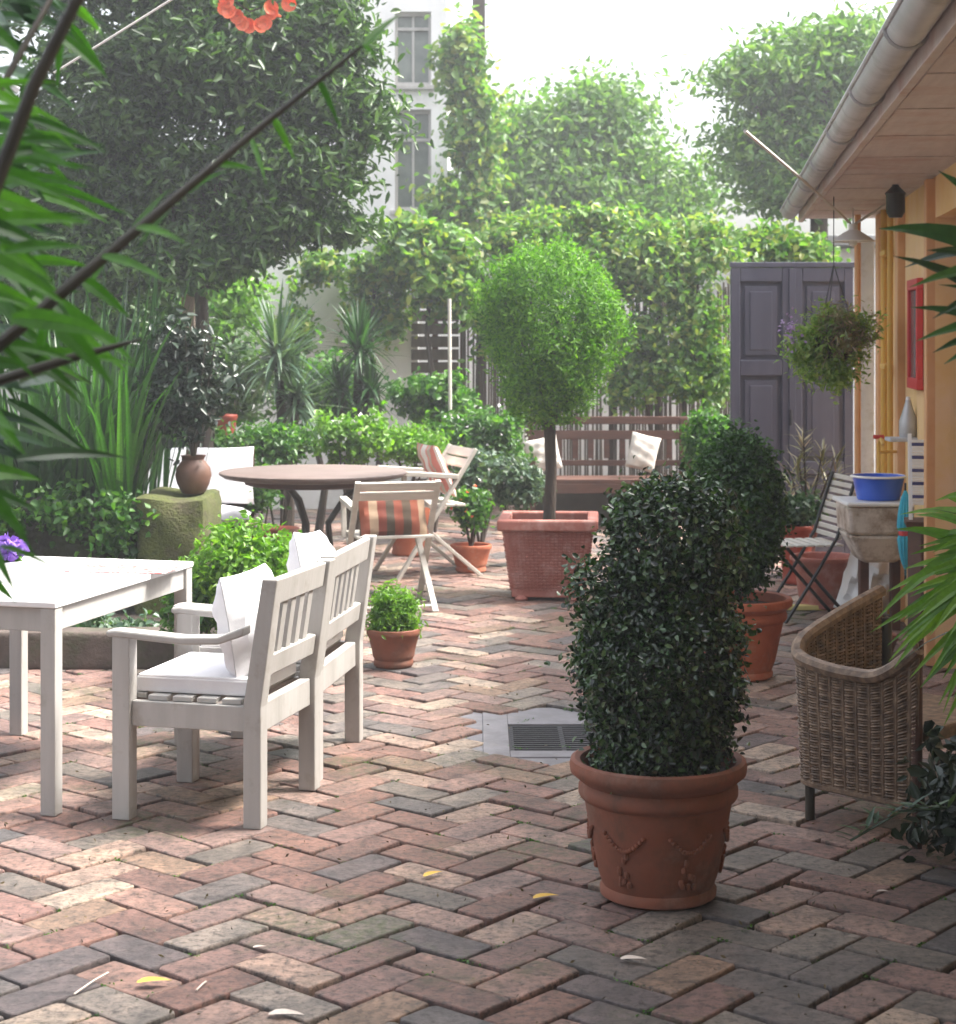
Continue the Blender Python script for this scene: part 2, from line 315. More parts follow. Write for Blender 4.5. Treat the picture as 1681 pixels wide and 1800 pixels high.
# ------------------------------------------------------------------ ground and paving
o = MB().add([(-60,-20,-.05),(60,-20,-.05),(60,120,-.05),(-60,120,-.05)], [(0,1,2,3)]).build('ground', M['joint']); tag(o, kind='structure')
o = MB().add([(-5,1.5,-.022),(5,1.5,-.022),(5,19,-.022),(-5,19,-.022)], [(0,1,2,3)]).build('soil', M['joint']); tag(o, kind='structure')
DR = (0.13, .58, 7.45, 7.96); CF = (0.02, .72, 7.34, 8.20)       # drain grate, concrete surround
def paving():
    W = .1487; a = R(5); av = np.array([-math.sin(a), math.cos(a)]); pv = np.array([math.cos(a), math.sin(a)])
    v = (av + pv) / math.sqrt(2); u = (pv - av) / math.sqrt(2); O = np.array([-.2657, 5.138]); V = []; F = []
    gap = .0066
    for x in range(-110, 150):
        for y in range(-130, 130):
            m = (x + y) % 4
            if m == 0: lu, lv = 2, 1
            elif m == 2: lu, lv = 1, 2
            else: continue
            c = O + u * W * (x + lu / 2) + v * W * (y + lv / 2)
            if not (-4.2 < c[0] < 4.2 and 2.6 < c[1] < 18): continue
            if CF[0]-.02 < c[0] < CF[1]+.02 and CF[2]-.02 < c[1] < CF[3]+.02: continue
            hu, hv = lu * W / 2 - gap, lv * W / 2 - gap
            c = c + RNG.normal(0, .0025, 2); th = RNG.normal(0, .010); z0 = RNG.normal(0, .0026); tx, ty = RNG.normal(0, .013, 2)
            cu = u * math.cos(th) + v * math.sin(th); cv = -u * math.sin(th) + v * math.cos(th); base = len(V)
            cor = RNG.normal(0, .0026, (8, 2)); ch = RNG.uniform(.012, .028)
            su = [(-1,-.0),(-1,-1),(1,-1),(1,1),(-1,1)]
            # octagonal-ish worn outline
            ring = []
            for sx, sy in ((-1,-1),(1,-1),(1,1),(-1,1)):
                k = RNG.uniform(.004, .014)
                if sx * sy > 0: ring += [(sx*hu, sy*(hv)-sy*k), (sx*hu - sx*k, sy*hv)]
                else: ring += [(sx*hu - sx*k, sy*hv), (sx*hu, sy*hv - sy*k)]
            ring = np.array(ring) + cor
            for ins, z in ((.0, -.045), (0, -.008), (.0012, -.0025), (.0042, 0.0)):
                for p in ring:
                    q = np.array([p[0] - math.copysign(ins, p[0]), p[1] - math.copysign(ins, p[1])])
                    w_ = c + cu * q[0] + cv * q[1]; V.append((w_[0], w_[1], z + z0 + tx * q[0] + ty * q[1]))
            for l in range(3):
                for k in range(8): F.append((base+l*8+k, base+l*8+(k+1)%8, base+(l+1)*8+(k+1)%8, base+(l+1)*8+k))
            F.append(tuple(base + 24 + k for k in range(8)))
    me = bpy.data.meshes.new('brick_paving'); me.from_pydata(V, [], F); me.update()
    return finish(me, 'brick_paving', M['brick'])
tag(paving(), kind='structure')
bed = MB(); e_ = .13
bed.box(((CF[0]+CF[1])/2, CF[2]-e_/2, -.03), (CF[1]-CF[0]+2*e_, e_, .038)); bed.box(((CF[0]+CF[1])/2, CF[3]+e_/2, -.03), (CF[1]-CF[0]+2*e_, e_, .038))
for xx in (CF[0]-e_/2, CF[1]+e_/2): bed.box((xx, (CF[2]+CF[3])/2, -.03), (e_, CF[3]-CF[2]-.004, .038))
o = bed.build('concrete_bed', M['concrete']); tag(o, kind='structure')
dr = thing('drain', 'concrete framed drain with dark iron grate set in the brick paving', 'drain', ((DR[0]+DR[1])/2, (DR[2]+DR[3])/2, 0))
def rel(o, parent):   # parent keeping world coordinates of mesh built in world space
    o.parent = parent; o.matrix_parent_inverse = Matrix.LocRotScale(parent.location, parent.rotation_euler, None).inverted(); return o
fr = MB(); z = -.004
fr.box(((CF[0]+DR[0])/2, (CF[2]+CF[3])/2, z-.03), (DR[0]-CF[0], CF[3]-CF[2], .06)); fr.box(((CF[1]+DR[1])/2, (CF[2]+CF[3])/2, z-.03), (CF[1]-DR[1], CF[3]-CF[2], .06))
fr.box(((DR[0]+DR[1])/2, (CF[2]+DR[2])/2, z-.031), (DR[1]-DR[0], DR[2]-CF[2], .06)); fr.box(((DR[0]+DR[1])/2, (CF[3]+DR[3])/2, z-.031), (DR[1]-DR[0], CF[3]-DR[3], .06))
rel(fr.build('frame', M['concrete'], bevel=.004), dr)
gr = MB()
for i in range(13): gr.box(((DR[0]+DR[1])/2, DR[2]+.02+i*(DR[3]-DR[2]-.04)/12, -.018), (DR[1]-DR[0]-.01, .02, .014))
for xx in (DR[0]+.01, (DR[0]+DR[1])/2, DR[1]-.01): gr.box((xx, (DR[2]+DR[3])/2, -.02), (.02, DR[3]-DR[2]-.01, .016))
rel(gr.build('grate', M['iron'], bevel=.002), dr)

# ------------------------------------------------------------------ white garden chairs, table
def garden_chair(loc, rz, wd, label):
    t = thing('garden_chair', label, 'chair', loc, rz, 'white wooden garden armchairs')
    hw = wd / 2; hd = .245; s = .066
    for sx in (-1, 1):
        MB().box((sx*hw, hd, .32), (s, s, .64)).build('front_leg', M['white'], t, .004)
        mb = MB(); b0 = len(mb.v)
        prof = [(-hd, 0), (-hd, .42), (-hd-.065, .86)]
        vs = []
        for (yy, zz) in prof:
            q = .5 * (s if zz < .6 else s*.85)
            for dx, dy in ((-1,-1),(1,-1),(1,1),(-1,1)): vs.append((sx*hw+dx*s/2, yy+dy*q, zz))
        fs = [(3,2,1,0), (8,9,10,11)] + [(i*4+k, i*4+(k+1)%4, i*4+4+(k+1)%4, i*4+4+k) for i in (0,1) for k in range(4)]
        mb.add(vs, fs).build('rear_leg', M['white'], t, .005)
        # arm: flat board rising to the post
        am = MB(); vs = []; pr = [(hd+.055, .64, .66), (hd+.02, .638, .664), (0.02, .622, .650), (-.12, .628, .656), (-.215, .662, .694)]
        for (yy, z0, z1) in pr:
            for xx, zz in ((-.036, z0), (.036, z0), (.036, z1), (-.036, z1)): vs.append((sx*hw+xx, yy, zz))
        n = len(pr); fs = [(0,1,2,3), tuple((n-1)*4+k for k in (3,2,1,0))] + [(i*4+(k+1)%4, i*4+k, i*4+4+k, i*4+4+(k+1)%4) for i in range(n-1) for k in range(4)]
        am.add(vs, fs).build('armrest', M['white'], t, .007)
        MB().box((sx*(hw-.002), 0, .372), (.032, 2*hd-s-.002, .088)).build('side_rail', M['white'], t, .003)
    MB().box((0, hd, .372), (wd-s-.002, .03, .088)).build('front_rail', M['white'], t, .003)
    MB().box((0, -hd+.005, .37), (wd-s-.002, .04, .10)).build('rear_rail', M['white'], t, .004)
    for i in range(5): MB().box((0, -.155+i*.092, .4265), (wd-.006 if i not in (4,) else wd-s-.004, .072, .018)).build('seat_slat', M['white'], t, .003)
    def yb(z): return -hd - .065 * (z - .42) / .44
    tilt = Matrix.Rotation(-math.atan2(.065, .44)*-1, 3, 'X')
    MB().box((0, yb(.81), .81), (wd-s-.002, .03, .092), tilt).build('top_rail', M['white'], t, .005)
    MB().box((0, yb(.55), .55), (wd-s-.002, .03, .075), tilt).build('back_rail', M['white'], t, .005)
    n = 4 if wd < .6 else 5
    for i in range(n):
        xx = (i - (n-1)/2) * .088; MB().box((xx, yb(.676), .676), (.045, .016, .19), tilt).build('back_slat', M['white'], t, .002)
    return t
F1 = (-.968, .25); F2 = (-.987, .158)
garden_chair((-.936, 6.60, 0), face(F1), .55, 'white wooden slat back armchair nearest the camera, white seat pad on it')
garden_chair((-.815, 7.30, 0), face(F2), .69, 'white wooden slat back armchair directly behind the nearer one, beside the small bush')
def pillow(name, label, c, rot, sx, sz, th, mat=None, cat='pillow', group=None, n=14, ruff=.012):
    """soft pillow: local x width, z height, y thickness"""
    vs = []; fs = []
    for side in (1, -1):
        b = len(vs)
        for i in range(n + 1):
            for j in range(n + 1):
                u = i / n * 2 - 1; v = j / n * 2 - 1
                e = max(0, (1 - abs(u) ** 3.2) * (1 - abs(v) ** 3.2)) ** .5
                k = 1 - .045 * (1 - v * v) * abs(u) ** 4; k2 = 1 - .045 * (1 - u * u) * abs(v) ** 4
                wr = ruff * math.sin(u * 6 + v * 4 + side) * math.sin(v * 7 - u * 3) * e
                vs.append((u * sx / 2 * k, side * (e * th / 2 + .001) + wr, v * sz / 2 * k2))
        for i in range(n):
            for j in range(n):
                q = (b + i*(n+1)+j, b + (i+1)*(n+1)+j, b + (i+1)*(n+1)+j+1, b + i*(n+1)+j+1); fs.append(q if side < 0 else q[::-1])
    mb = MB(); mb.add(vs, fs); o = mb.build(name, mat or M['fabric'], smooth=True); o.location = c; o.rotation_euler = rot
    return tag(o, label, cat, group)
def loc2(c, rz, p): q = Matrix.Rotation(rz, 3, 'Z') @ Vector(p); return (c[0]+q.x, c[1]+q.y, p[2])
C1, C2 = (-.936, 6.60), (-.815, 7.30); r1, r2 = face(F1), face(F2)
# seat pads
def pad(label, c, rz, wd, zz):
    mb = MB(); 
    mb.box((0, .005, 0), (wd-.085, .43, .055))
    mb.box((0, .005, .029), (wd-.09, .42, .012))
    o = mb.build('seat_cushion', M['fabric'], bevel=.012); o.location = (*loc2(c, rz, (0, .0, 0))[:2], zz); o.rotation_euler = (0, 0, rz); return tag(o, label, 'cushion', 'white seat cushions')
pad('white seat pad on the nearest white armchair', C1, r1, .55, .466); pad('white seat pad on the second white armchair, under its arm', C2, r2, .69, .466)
pillow('pillow', 'plump white pillow leaning in the nearest white armchair', loc2(C1, r1, (-.01, -.125, .665)), (R(-10), 0, r1), .43, .37, .16, ruff=.02)
pillow('pillow', 'white pillow with peaked corners showing above the second white armchair', loc2(C2, r2, (.14, -.135, .69)), (R(-12), R(5), r2), .42, .42, .14, ruff=.02)
# white rectangular table
tn = Vector((.254, .967, 0)).normalized(); tw = Vector((-tn.y, tn.x, 0)); Nn = Vector((-1.486, 6.40, 0)); TL, TW = 1.2, .82
tc = Nn + tn * TL/2 + tw * TW/2; tr = math.atan2(tw.x, -tw.y); tr = face((tn.x, tn.y))
tb = thing('dining_table', 'white painted rectangular wooden garden table with square legs', 'table', tc, tr)
MB().box((0, 0, .7445), (TW, TL, .022)).build('tabletop', M['tabletop'], tb, .004)
for sx in (-1, 1):
    for sy in (-1, 1): MB().box((sx*(TW/2-.033), sy*(TL/2-.033), .3665), (.058, .058, .733)).build('leg', M['white'], tb, .004)
ap = MB()
for sx in (-1, 1): ap.box((sx*(TW/2-.028), 0, .69), (.024, TL-.13, .084))
for sy in (-1, 1): ap.box((0, sy*(TL/2-.028), .69), (TW-.13, .024, .084))
ap.build('apron', M['white'], tb, .003)
def printmat():
    m, nt, b = newmat('printed_paper'); c = ramp(nt, tex(nt, 22, 5, stretch=(1,3,1)), [(.5,.49,.49,.40),(.30,.05,.04,.45),(.32,.06,.05,.52),(.5,.48,.48,.55),(.5,.48,.48,.60),(.05,.04,.06,.63)])
    nt.links.new(c, b.inputs['Base Color']); b.inputs['Roughness'].default_value = .6; return m
q = P(215, 995, 7.2); mm = MB().box((0,0,0), (.42,.24,.003)).build('placemat', printmat(), bevel=.001); mm.location = (-1.42, 7.30, .7575); mm.rotation_euler = (0,0,tr+.1); tag(mm, 'thin placemat with faded red print lying on the white table', 'placemat')
fl = thing('violet_plant', 'violet flowers at the left edge of the white table', 'flower', (-1.80, 6.95, .7565))
MB().lathe([(0,0),(.045,0),(.06,.07),(.066,.075),(.058,.078),(.05,.06),(0,.055)]).build('pot', M['rim'], fl)
p_, o_ = shell((0,0,.10), (.06,.06,.04), 120, .6); leafmesh('foliage', p_, o_, .04, .03, LM['shrub'], fl)
p_, o_ = shell((.01,0,.125), (.06,.06,.04), 140, .3); leafmesh('flower', p_, o_, .045, .04, LM['purple'], fl)

# ------------------------------------------------------------------ potted plants
def potprof(R_, r_, h, lip=.05, band=True):
    pr = [(0, .002), (r_*.96, .002), (r_, .006), (r_*1.06, .012), (r_*1.07, .03), (r_*1.02, .042)]
    hb = h - lip
    rr = lambda z: r_*1.0 + (R_*.88 - r_*1.0) * (z / hb) ** .92
    for k in range(1, 7): z = .05 + (hb - .12) * k / 6; pr.append((rr(z), z))
    if band: pr += [(rr(hb-.06)+.010, hb-.062), (rr(hb-.05)+.014, hb-.052), (rr(hb-.04)+.012, hb-.03), (rr(hb-.03), hb-.015)]
    pr += [(R_*.93, h-lip), (R_*.99, h-lip*.75), (R_, h-lip*.4), (R_*.985, h-lip*.1), (R_*.94, h), (R_*.88, h-.006), (R_*.85, h-.03), (R_*.83, h-.06), (0, h-.06)]
    return pr
pb = G(1157, 1574); bx = thing('potted_boxwood', 'tall dark green clipped boxwood in a big round terracotta pot in the foreground', 'potted shrub', pb)
po = MB().lathe(potprof(.268, .165, .42, .055), seg=72).build('pot', M['terra'], bx)
# raised garlands on the pot
for a0 in (R(235), R(292), R(350), R(180), R(120), R(60)):
    gl = MB()
    for k in range(14):
        t = k / 13; aa = a0 + (t - .5) * .62; zz = .225 - .045 * math.sin(math.pi * t) ; rr = .178 + (.236-.178) * (zz / .36) 
        gl.lathe([(0,-.007),(.006,-.005),(.008,0),(.006,.005),(0,.007)], (rr*math.cos(aa), rr*math.sin(aa), zz), 7)
    for k in range(9):
        aa = a0 + random.uniform(-.13,.13); zz = random.uniform(.07, .17); rr = .172 + (.236-.178) * (zz / .36)
        gl.lathe([(0,-.012),(.007,-.009),(.009,0),(.007,.009),(0,.012)], (rr*math.cos(aa), rr*math.sin(aa), zz), 6)
    gl.build('garland_relief', M['terra'], po)
MB().lathe([(0,.372),(.225,.37),(.226,.365)]).build('soil', M['soil'], bx)
tk = MB(); tk.tube([(0,0,.36),(.01,.01,.6),(-.01,0,1.0)], [.02,.018,.01]); 
for k in range(16):
    a = random.random()*6.28; z0 = random.uniform(.4,.9); tk.tube([(0,0,z0),(math.cos(a)*.18, math.sin(a)*.18, z0+.16)], [.008,.003], 5)
tk.build('stem', M['bark'], bx)
parts_ = [shell((.01,0,.70), (.232,.225,.295), 5200, .5, .08, 1, 0), shell((.045,.0,1.06), (.18,.18,.21), 2600, .5, .08, 2, 0), shell((0,0,.44), (.20,.19,.09), 1800, .5, .05, 2, 0), shell((0.01,0,.88), (.2,.19,.15), 1300, .5, .05, 2, 0),
  clumps([((.01,0,.70), (.243,.24,.305), 640), ((.045,0,1.05), (.195,.19,.22), 330), ((0,0,.44), (.205,.20,.09), 130), ((-.16,0,.93), (.1,.12,.09), 40)], 21, .042, 1, .9)]
leafmesh('foliage', np.concatenate([q[0] for q in parts_]), np.concatenate([q[1] for q in parts_]), .0215, .0145, LM['box'], bx, big=True, spread=.9)
pb = G(1298, 1190); bx = thing('potted_boxwood', 'egg shaped boxwood in a terracotta pot standing behind the foreground one', 'potted shrub', pb)
MB().lathe(potprof(.268, .16, .40, .05), seg=48).build('pot', M['terra_or'], bx)
MB().lathe([(0,.352),(.225,.35),(.226,.345)]).build('soil', M['soil'], bx); MB().tube([(0,0,.33),(0,0,.9)], [.02,.012]).build('stem', M['bark'], bx)
a1 = shell((0,.02,.82), (.225,.22,.39), 6000, .45, .07, 4, 0); a2 = clumps([((0,.02,.82), (.24,.235,.41), 620)], 13, .045, 1, .9)
leafmesh('foliage', np.concatenate([a1[0], a2[0]]), np.concatenate([a1[1], a2[1]]), .03, .019, LM['box2'], bx, big=True, spread=.9)

# square planter with ball tree
sq = thing('planter_tree', 'round clipped ball tree in a square woven pattern terracotta planter', 'potted tree', (X(965, 11.55+.3), 11.55+.28, 0), R(-4))
def frustum(mb, z0, z1, a0, a1, inner=0):
    vs = [(x*a, y*a, z) for a, z in ((a0, z0), (a1, z1)) for x, y in ((-1,-1),(1,-1),(1,1),(-1,1))]
    fs = [(k, (k+1)%4, 4+(k+1)%4, 4+k) for k in range(4)] + [(3,2,1,0)]
    return mb.add(vs, fs)
mb = MB(); frustum(mb, .03, .46, .225, .28); pl = mb.build('planter', M['terra_pink'], sq)
wv = MB()
for side in range(4):
    Rm = Matrix.Rotation(side * math.pi/2, 3, 'Z')
    for i in range(19):
        for j in range(20):
            tt = (j + .5) / 20; zz = .06 + tt * .385; half = .225 + (.28 - .225) * (zz - .03) / .43; xx = (i - 9) / 9.6 * half * .97
            wv.box(Rm @ Vector((xx, -half - (.0 if (i+j)%2 else -.005), zz)), (.0185, .030, .0125), Rm)
wv.build('weave_relief', M['terra_pink'], pl, .002)
rm = MB()
for k in range(4):
    Rm = Matrix.Rotation(k*math.pi/2, 3, 'Z'); rm.box(Rm @ Vector((0, -.285, .485)), (.64 if k%2==0 else .5, .07, .07), Rm)
rm.build('rim', M['terra_pink'], sq, .012)
mb = MB(); 
for k in range(4):
    Rm = Matrix.Rotation(k*math.pi/2, 3, 'Z'); mb.box(Rm @ Vector((0, -.22, .045)), (.46 if k%2==0 else .40, .03, .05), Rm)
mb.build('base_band', M['terra_pink'], sq, .006)
for x, y in ((-.17,-.21),(.17,-.21),(-.17,.2),(.17,.2)): MB().lathe([(0,0),(.04,0),(.045,.012),(.03,.032),(0,.032)], (x,y,0), 16).build('pot_foot', M['terra_pink'], sq)
MB().box((0,0,.45), (.50,.50,.02)).build('soil', M['soil'], sq)
tk = MB(); tk.tube([(0,0,.45),(.015,0,.8),(0,0,1.2),(.01,0,1.6)], [.042,.036,.04,.03], 12)
for k in range(12):
    a = k * .55; tk.tube([(0,0,1.1+k*.03),(math.cos(a)*.2, math.sin(a)*.2, 1.4+k*.03),(math.cos(a)*.36, math.sin(a)*.36, 1.7+k*.03)], [.02,.012,.005], 6)
tk.build('trunk', M['bark'], sq)
a1 = shell((.02,0,1.80), (.42,.42,.48), 9000, .42, .09, 3, .03); a2 = shell((.0,0,1.33), (.32,.32,.24), 5000, .6, .08, 6, .09)
a3 = clumps([((.02,0,1.79), (.45,.44,.50), 420), ((.2,-.1,1.62), (.3,.3,.28), 60), ((-.2,-.1,1.95), (.27,.3,.26), 60)], 28, .065, 1.2, .93, .6)
leafmesh('crown', np.concatenate([a1[0], a2[0], a3[0]]), np.concatenate([a1[1], a2[1], a3[1]]), .042, .015, LM['tuja'], sq, spread=.6, upb=.1, droop=-.5)

# ------------------------------------------------------------------ wicker tub chair
def wicker_chair():
    t = thing('wicker_chair', 'brown woven wicker tub chair half covered by bright strap leaves', 'chair', (1.50, 6.38, 0), 0)
    # plan: near side from right-near corner to the left corner, then the far side
    A = Vector((-.05,-.37,0)); B = Vector((-.40, 0.0, 0)); C = Vector((.0, .37, 0)); D = Vector((.34, .05, 0))
    path = []
    def lerp(a, b, t): return a + (b - a) * t
    for i in range(41):
        t_ = i / 40; path.append((lerp(A, B, t_), 'n', t_))
    for i in range(1, 41):
        t_ = i / 40; path.append((lerp(B, C, t_), 'f', t_))
    pts = [p[0] for p in path]
    for _ in range(60): pts = [pts[0]] + [(pts[i-1] + pts[i]*2 + pts[i+1]) / 4 for i in range(1, len(pts)-1)] + [pts[-1]]
    hs = []
    for p, s, t_ in path:
        if s == 'n': hs.append(.66 - .12 * math.sin(min(1, t_ * 2.6) * math.pi / 2) + .035 * max(0, (t_ - .55) / .45) ** 1.5)
        else: hs.append(.575 + .165 * t_ ** .75)
    n = len(pts); cen = Vector((0, 0, 0)); wk = MB(); rimp = []
    rows = 42
    def wp(i, z, off=0):
        p = pts[i]; t = (pts[min(i+1, n-1)] - pts[max(i-1, 0)]).normalized(); nn = Vector((t.y, -t.x, 0)) if (Vector((t.y, -t.x, 0))).dot(p) > 0 else Vector((-t.y, t.x, 0))
        k = 1 + .06 * (z - .15) / .5
        q = Vector((p.x * k, p.y * k, z)) + nn * off; return q
    # vertical stakes, pairs, with weave strands passing in front and behind
    for i in range(0, n, 2): wk.tube([wp(i, .13), wp(i, .35), wp(i, hs[i])], .0065, 5)
    for r_ in range(rows):
        vs = []
        for i in range(n):
            top = hs[i] - .01; zz = .14 + (top - .14) * (r_ + .5) / rows
            vs.append(wp(i, zz, (.006 if (i % 4 < 2) else -.006) + .0015*((r_ % 2)*2-1)))
        wk.tube(vs, .0054, 4, False)
    wk.build('woven_wall', M['wicker'], t)
    # inner skin of the weave so that no light leaks
    vs = [wp(i, .14, 0) for i in range(n)] + [wp(i, hs[i], 0) for i in range(n)]
    MB().add(vs, [(i, i+1, n+i+1, n+i) for i in range(n-1)]).build('woven_lining', M['wicker'], t)
    rb = MB(); rb.tube([wp(i, hs[i] + .004) for i in range(n)], .025, 8)
    for i in range(0, n): rb.tube([wp(i, hs[i]+.004) + Vector((0,0,-.02)) + Vector((.006,.006,0)), wp(i, hs[i]+.004, .0) + Vector((0,0,.021)) - Vector((.006,.006,0))], .006, 5)
    rb.build('rolled_rim', M['wicker'], t)
    st = MB(); st.box((0.0, 0, .37), (.52,.52,.05), Matrix.Rotation(R(45), 3, 'Z')); st.build('seat', M['wicker'], t, .01)
    bb = MB(); bb.tube([wp(i, .135) for i in range(n)], .012, 6); bb.build('bottom_band', M['wicker'], t)
    for k, (p, h) in enumerate(((A*1.0, .69), (B*.84, .50), (C*.80, .66), (D, .4))):
        MB().tube([(p.x, p.y, 0), (p.x*1.0, p.y*1.0, h)], [.017, .019], 10).build('leg', M['brown'] if k == 0 else M['cane'], t)
    return t
wicker_chair()

# ------------------------------------------------------------------ round table, folding chairs
RT = (X(551, 12.3), 12.3)
rt = thing('round_table', 'round weathered wooden table with curved metal legs at the back', 'table', (*RT, 0))
MB().lathe([(0,.725),(.55,.725),(.60,.735),(.632,.755),(.634,.768),(.62,.775),(0,.776)], seg=72).build('tabletop', M['teak'], rt)
MB().lathe([(0,.68),(.42,.68),(.46,.69),(.46,.724),(0,.7245)], seg=48).build('underframe', M['brown'], rt)
for k in range(3):
    a = R(250 + 120*k); c, s = math.cos(a), math.sin(a)
    MB().tube([(c*.36, s*.36, .68),(c*.22,s*.22,.60),(c*.10,s*.10,.42),(c*.12,s*.12,.22),(c*.28,s*.28,.05),(c*.36,s*.36,.012)], .022, 8).build('leg', M['cane'], rt)
def folding_chair(loc, rz, label):
    t = thing('folding_chair', label, 'chair', loc, rz, 'white folding chairs at the round table')
    for sx in (-1, 1):
        MB().beam((sx*.25, -.25, .80), (sx*.25, .26, .0), .036, .022, (1,0,0)).build('back_leg', M['cream'], t, .003)
        MB().beam((sx*.222, .22, .44), (sx*.222, -.30, .0), .036, .022, (1,0,0)).build('front_leg', M['cream'], t, .003)
        MB().beam((sx*.25, -.13, .63), (sx*.25, .24, .66), .03, .05, (0,0,1)).build('armrest', M['cream'], t, .004)
        MB().beam((sx*.25, .22, .65), (sx*.25, .19, .42), .03, .03).build('arm_support', M['cream'], t, .003)
    for i in range(6): MB().box((0, .2 - i*.072, .452), (.48, .058, .016)).build('seat_slat', M['cream'], t, .003)
    rx = Matrix.Rotation(math.atan2(.51, .80), 3, 'X')
    for i in range(2):
        zz = .77 - i*.062; yy = -.25 + (.80 - zz) * .51/.80; MB().box((0, yy-.006, zz), (.47, .016, .060), rx).build('back_slat', M['cream'], t, .003)
    MB().tube([(-.22,-.26,.035),(.22,-.26,.035)], .01).build('stretcher', M['cream'], t)
    return t
fa = (X(685, 11.35), 11.35); ra = face((RT[0]-fa[0]+.25, RT[1]-fa[1]+.2)); folding_chair((*fa, 0), ra, 'white folding chair in front of the round table, seen from behind')
fb = (X(748, 12.9), 12.9); rb = face((-.92,-.32)); folding_chair((*fb, 0), rb, 'white folding chair right of the round table with pink striped cushion').scale = (1.12, 1.12, 1.12)
pillow('cushion', 'orange and brown striped cushion on the front folding chair', loc2(fa, ra, (0, -.07, .60)), (R(-26), 0, ra), .44, .34, .12, M['stripe_or'], 'cushion')
pillow('cushion', 'pink and cream striped cushion on the folding chair right of the round table', loc2(fb, rb, (0, -.08, .74)), (R(-24), 0, rb), .42, .40, .10, M['stripe_rd'], 'cushion')

# ------------------------------------------------------------------ raised stone bed left
def rock_wall(name, label, c, d, mat, seed, cat, amp=.025, n=(30, 10, 14)):
    mb = MB(); bm_v = []; nx, ny, nz = n
    import bmesh
    bm = bmesh.new(); bmesh.ops.create_cube(bm, size=1)
    bmesh.ops.subdivide_edges(bm, edges=bm.edges[:], cuts=9, use_grid_fill=True)
    for v in bm.verts:
        p = Vector((v.co.x*d[0], v.co.y*d[1], v.co.z*d[2])); s = seed
        nrm = Vector((v.co.x if abs(v.co.x) > .49 else 0, v.co.y if abs(v.co.y) > .49 else 0, v.co.z if abs(v.co.z) > .49 else 0))
        a = amp * (math.sin(p.x*9+s)*math.cos(p.z*11+s*2)+math.sin(p.x*21+p.z*17+s)*.5 + math.sin(p.y*13+s*3)*.6)
        p += nrm * a + nrm * -(amp*1.2 if sum(abs(k) > 0 for k in nrm) > 1 else 0)
        v.co = p
    me = bpy.data.meshes.new(name); bm.to_mesh(me); bm.free(); o = finish(me, name, mat, smooth=True); o.location = c
    return tag(o, label, cat)
def at(px, Z, zc): return (X(px, Z), Z, zc)
zt = H(888, 10.6)
rock_wall('stone_trough', 'dark weathered stone trough behind the white table, strap leaves growing in it', at(95, 10.9, .36), (1.35, .7, .73), M['stone'], 1, 'trough')
rock_wall('mossy_block', 'moss covered yellow green stone block carrying the brown urn', at(318, 10.85, .375), (.40, .8, .76), M['moss'], 4, 'stone block')
rock_wall('stone_curb', 'low brick coloured curb edging the bed under the white table', at(60, 9.3, .09), (1.75, .16, .2), M['curb'], 2, 'curb', .008)
o = MB().box((X(90, 9.9), 9.95, .03), (2.0, 1.2, .12)).build('bed_soil', M['soil']); tag(o, kind='structure')
# low creeping plants in the bed, between curb and trough
p_, o_ = clumps([(at(60, 9.7, .12), (.9,.3,.10), 60)], 45, .12, .5, .3); o = leafmesh('creeping_plants', p_, o_, .05, .04, LM['grey'], big=True); tag(o, 'low grey green creeping plants in the bed under the white table', 'ground cover', kind='stuff')
def strap_plant(label, c, n, hmin, hmax, wd, spread, mat, group=None, droop=(.3,1.4), name='strap_plant', rx=.35, ry=.2, lean=0):
    mb = MB()
    for _ in range(n):
        a = random.random()*6.28; r_ = random.random()**.5; b = Vector((math.cos(a)*rx*r_, math.sin(a)*ry*r_, 0))
        d = Vector((math.cos(a)*spread*random.random()+lean, math.sin(a)*spread*random.random(), 1)); mb.blade(b, d, random.uniform(hmin, hmax), wd*random.uniform(.7,1.2), random.uniform(*droop), 9)
    o = mb.build(name, mat); o.location = c; return tag(o, label, 'plant', group)
strap_plant('tall green strap leaved clump rising from the stone trough', at(130, 10.9, .68), 170, .7, 1.45, .045, .55, LM['strap'], rx=.42)
strap_plant('fresh green iris leaves at the right end of the trough', at(215, 10.75, .68), 46, .5, 1.1, .042, .45, LM['bamboo'], rx=.14)
strap_plant('tall reedy leaves behind the trough clump', at(200, 11.5, .6), 50, 1.1, 1.8, .035, .4, LM['strap'], rx=.55, ry=.3, droop=(.1,.7))
strap_plant('dark arching leaves at the far left of the trough', at(10, 10.8, .65), 60, .6, 1.2, .05, .8, LM['strap'], rx=.3)
p_, o_ = clumps([((0,0,.62), (.62,.10,.14), 46), ((.35,-.05,.5), (.25,.08,.2), 22), ((-.4,-.03,.5), (.3,.08,.2), 22)], 26, .09, .9, .3)
o = leafmesh('trailing_ivy', p_, o_, .05, .04, LM['shrub'], big=True); o.location = (X(100,10.5), 10.53, .05); tag(o, 'leafy trailing ivy spilling over the front of the dark stone trough', 'plant')
